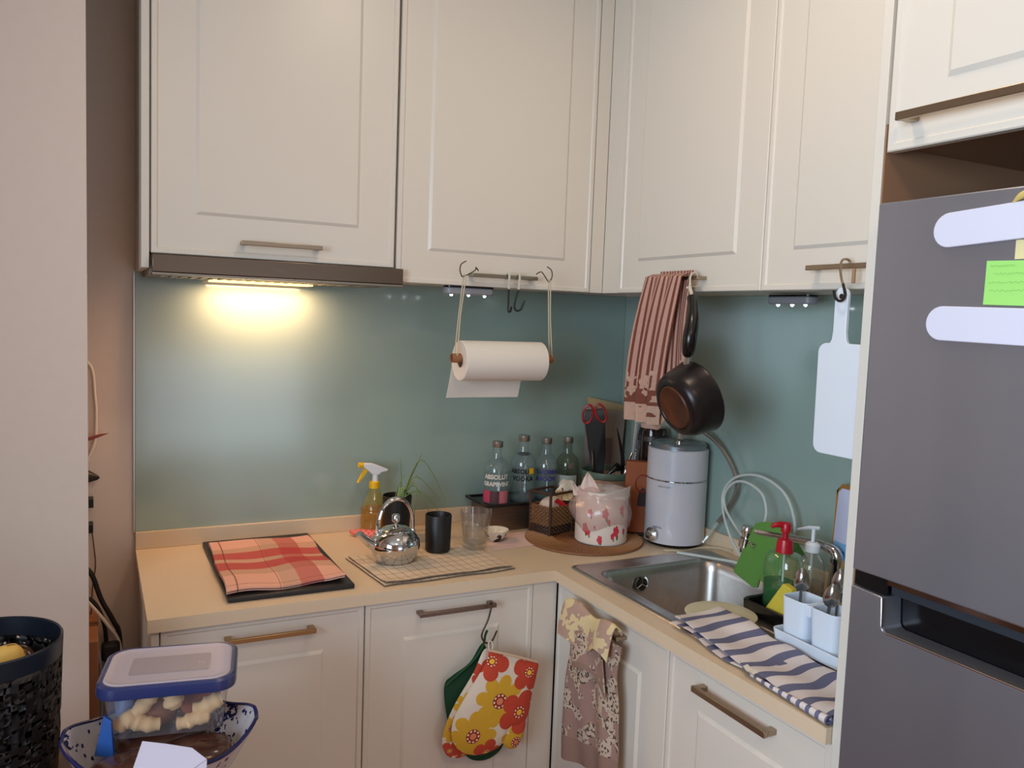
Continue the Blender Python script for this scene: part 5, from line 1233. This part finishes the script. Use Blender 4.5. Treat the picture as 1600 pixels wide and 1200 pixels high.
# folded paper
t = thing('folded_paper', 'folded white paper leaning on the front rim of the patterned bowl', 'paper', (-1.64, -1.17, .87))
MB().prism([(-1.716, -1.217, .848), (-1.684, -1.160, .9105), (-1.650, -1.162, .900), (-1.612, -1.172, .890), (-1.592, -1.192, .877), (-1.640, -1.212, .863)], (0, .0012, -.0012)).obj('front_sheet', mat('paper_lilac', lin(206, 204, 226), .8), t)
MB().prism([(-1.716, -1.2185, .8475), (-1.640, -1.2135, .8625), (-1.592, -1.1935, .8765), (-1.593, -1.199, .867), (-1.645, -1.219, .8525)], (0, .0012, 0)).obj('folded_flap', mat('paper_lilac_flap', lin(206, 204, 226), .8), t)

# ================================================================ behind the partition
t = thing('tall_carton', 'tall brown carton standing on the floor behind the white partition', 'carton', (-1.95, -.12, 0))
MB().box(-2.15, -1.742, -.245, -.005, .0005, .735).obj('carton_body', noisy('carton_brown', lin(158, 104, 70), lin(146, 96, 64), 5, .8), t, bev=.003)
t = thing('hook_rail', 'small black hook rail on the back wall at the partition edge', 'hook rail', (-1.85, -.01, 1.2))
MB().box(-2.0, -1.79, -.012, -.0005, 1.10, 1.13).box(-2.0, -1.79, -.012, -.0005, 1.19, 1.22).obj('rail', BLKP, t)
MB().lathe([(0, 0), (.012, 0), (.024, .008), (.018, .024), (.006, .05), (0, .055)], (-1.79, -.012, 1.118), 20, axis=(1, -.12, -.12)).obj('cone_peg', BLACK, t)
MB().box(-1.79, -1.752, -.05, -.012, 1.035, 1.06).obj('clip', BLACK, t, bev=.002); MB().box(-1.79, -1.753, -.05, -.012, .965, .99).obj('clip', BLACK, t, bev=.002)
tag(MB().tube(spline([(-1.80, -.02, 1.45), (-1.758, -.02, 1.42), (-1.748, -.02, 1.34), (-1.745, -.02, 1.27), (-1.752, -.02, 1.20), (-1.79, -.02, 1.12)], 6), .0045, 8).obj('white_cable', mat('cable_white', lin(226, 214, 200), .5)), 'white cable hanging in a curve at the partition edge above the black peg', 'cable')
t = thing('red_ribbon', 'small red ribbon end sticking out behind the partition', 'ribbon', (-1.75, -.03, 1.23))
MB().tube([(-1.80, -.035, 1.215), (-1.755, -.035, 1.225), (-1.735, -.035, 1.232), (-1.715, -.035, 1.237)], [.009, .008, .006, .001], 8, flat=.3).obj('ribbon_end', mat('ribbon_red', lin(180, 90, 84), .7), t)
def cab(label, pts, r, m, nm='cable'):
    pts = [(x, y if y > -.25 else y * .36, z if y > -.25 else 1.594 + (z - 1.594) * 1.085) for x, y, z in pts]
    return tag(MB().tube(spline(pts, 6), r, 8).obj(nm, m), label, 'cable')
CBK = mat('cable_black', lin(24, 22, 24), .5)
cab('thick black cable running down behind the partition', [(-1.80, -.30, .965), (-1.76, -.30, .93), (-1.735, -.30, .86), (-1.705, -.30, .80), (-1.690, -.30, .755), (-1.685, -.30, .60)], .0065, CBK)
cab('second black cable curling under the thick black one', [(-1.80, -.33, .885), (-1.755, -.33, .86), (-1.728, -.33, .80), (-1.722, -.33, .72), (-1.722, -.33, .60)], .0055, CBK)
cab('white cable sloping down behind the plastic box', [(-1.80, -.36, .90), (-1.76, -.36, .855), (-1.72, -.36, .80), (-1.69, -.36, .745), (-1.68, -.36, .62)], .0045, bpy.data.materials['cable_white'])
cab('thin dark cable hanging below the black clips', [(-1.757, -.04, .975), (-1.752, -.04, .93), (-1.748, -.04, .87), (-1.756, -.04, .80), (-1.765, -.04, .6)], .0018, mat('cable_thin', lin(110, 84, 62), .6))
cab('pale grey cable low beside the carton', [(-1.80, -.44, .80), (-1.765, -.44, .785), (-1.742, -.44, .74), (-1.735, -.44, .66), (-1.735, -.44, .5)], .0045, mat('cable_grey', lin(150, 146, 150), .6))
t = thing('power_adapter', 'black power adapter on the cables behind the plastic box', 'adapter', (-1.70, -.14, .70))
MB().box(-1.735, -1.690, -.16, -.125, .640, .688).obj('adapter_body', CBK, t, bev=.008)

# ---------------------------------------------------------------- groups of repeated things
GROUPS = {'vodka_bottle': 'vodka bottles on the black tray', 'wall_cabinet': 'white wall cabinets', 'base_cabinet': 'white base cabinets under the worktop',
          'biscuit': 'pale biscuits in the food box', 'snack': 'snacks in the food box', 'spoon': 'spoons in the white caddy', 'oven_mitt': 'oven mitts on the base cabinet', 'glass_splashback': 'glass splashbacks',
          'magnetic_strip': 'white magnetic strips on the fridge', 'white_tube': 'white water tubes behind the sink', 'cabinet_light': 'battery lights under the wall cabinets', 'cable': 'cables behind the partition', 'corner_filler': 'white corner fillers'}
for o in C.objects:
    k = o.name.split('.')[0]
    if o.parent is None and k in GROUPS and 'category' in o: o['group'] = GROUPS[k]
for o in C.objects:
    if o.parent is None and o.get('label', '').find('patterned bowl') > 0 and o.name.startswith('packet'): o['group'] = 'packets in the patterned bowl'
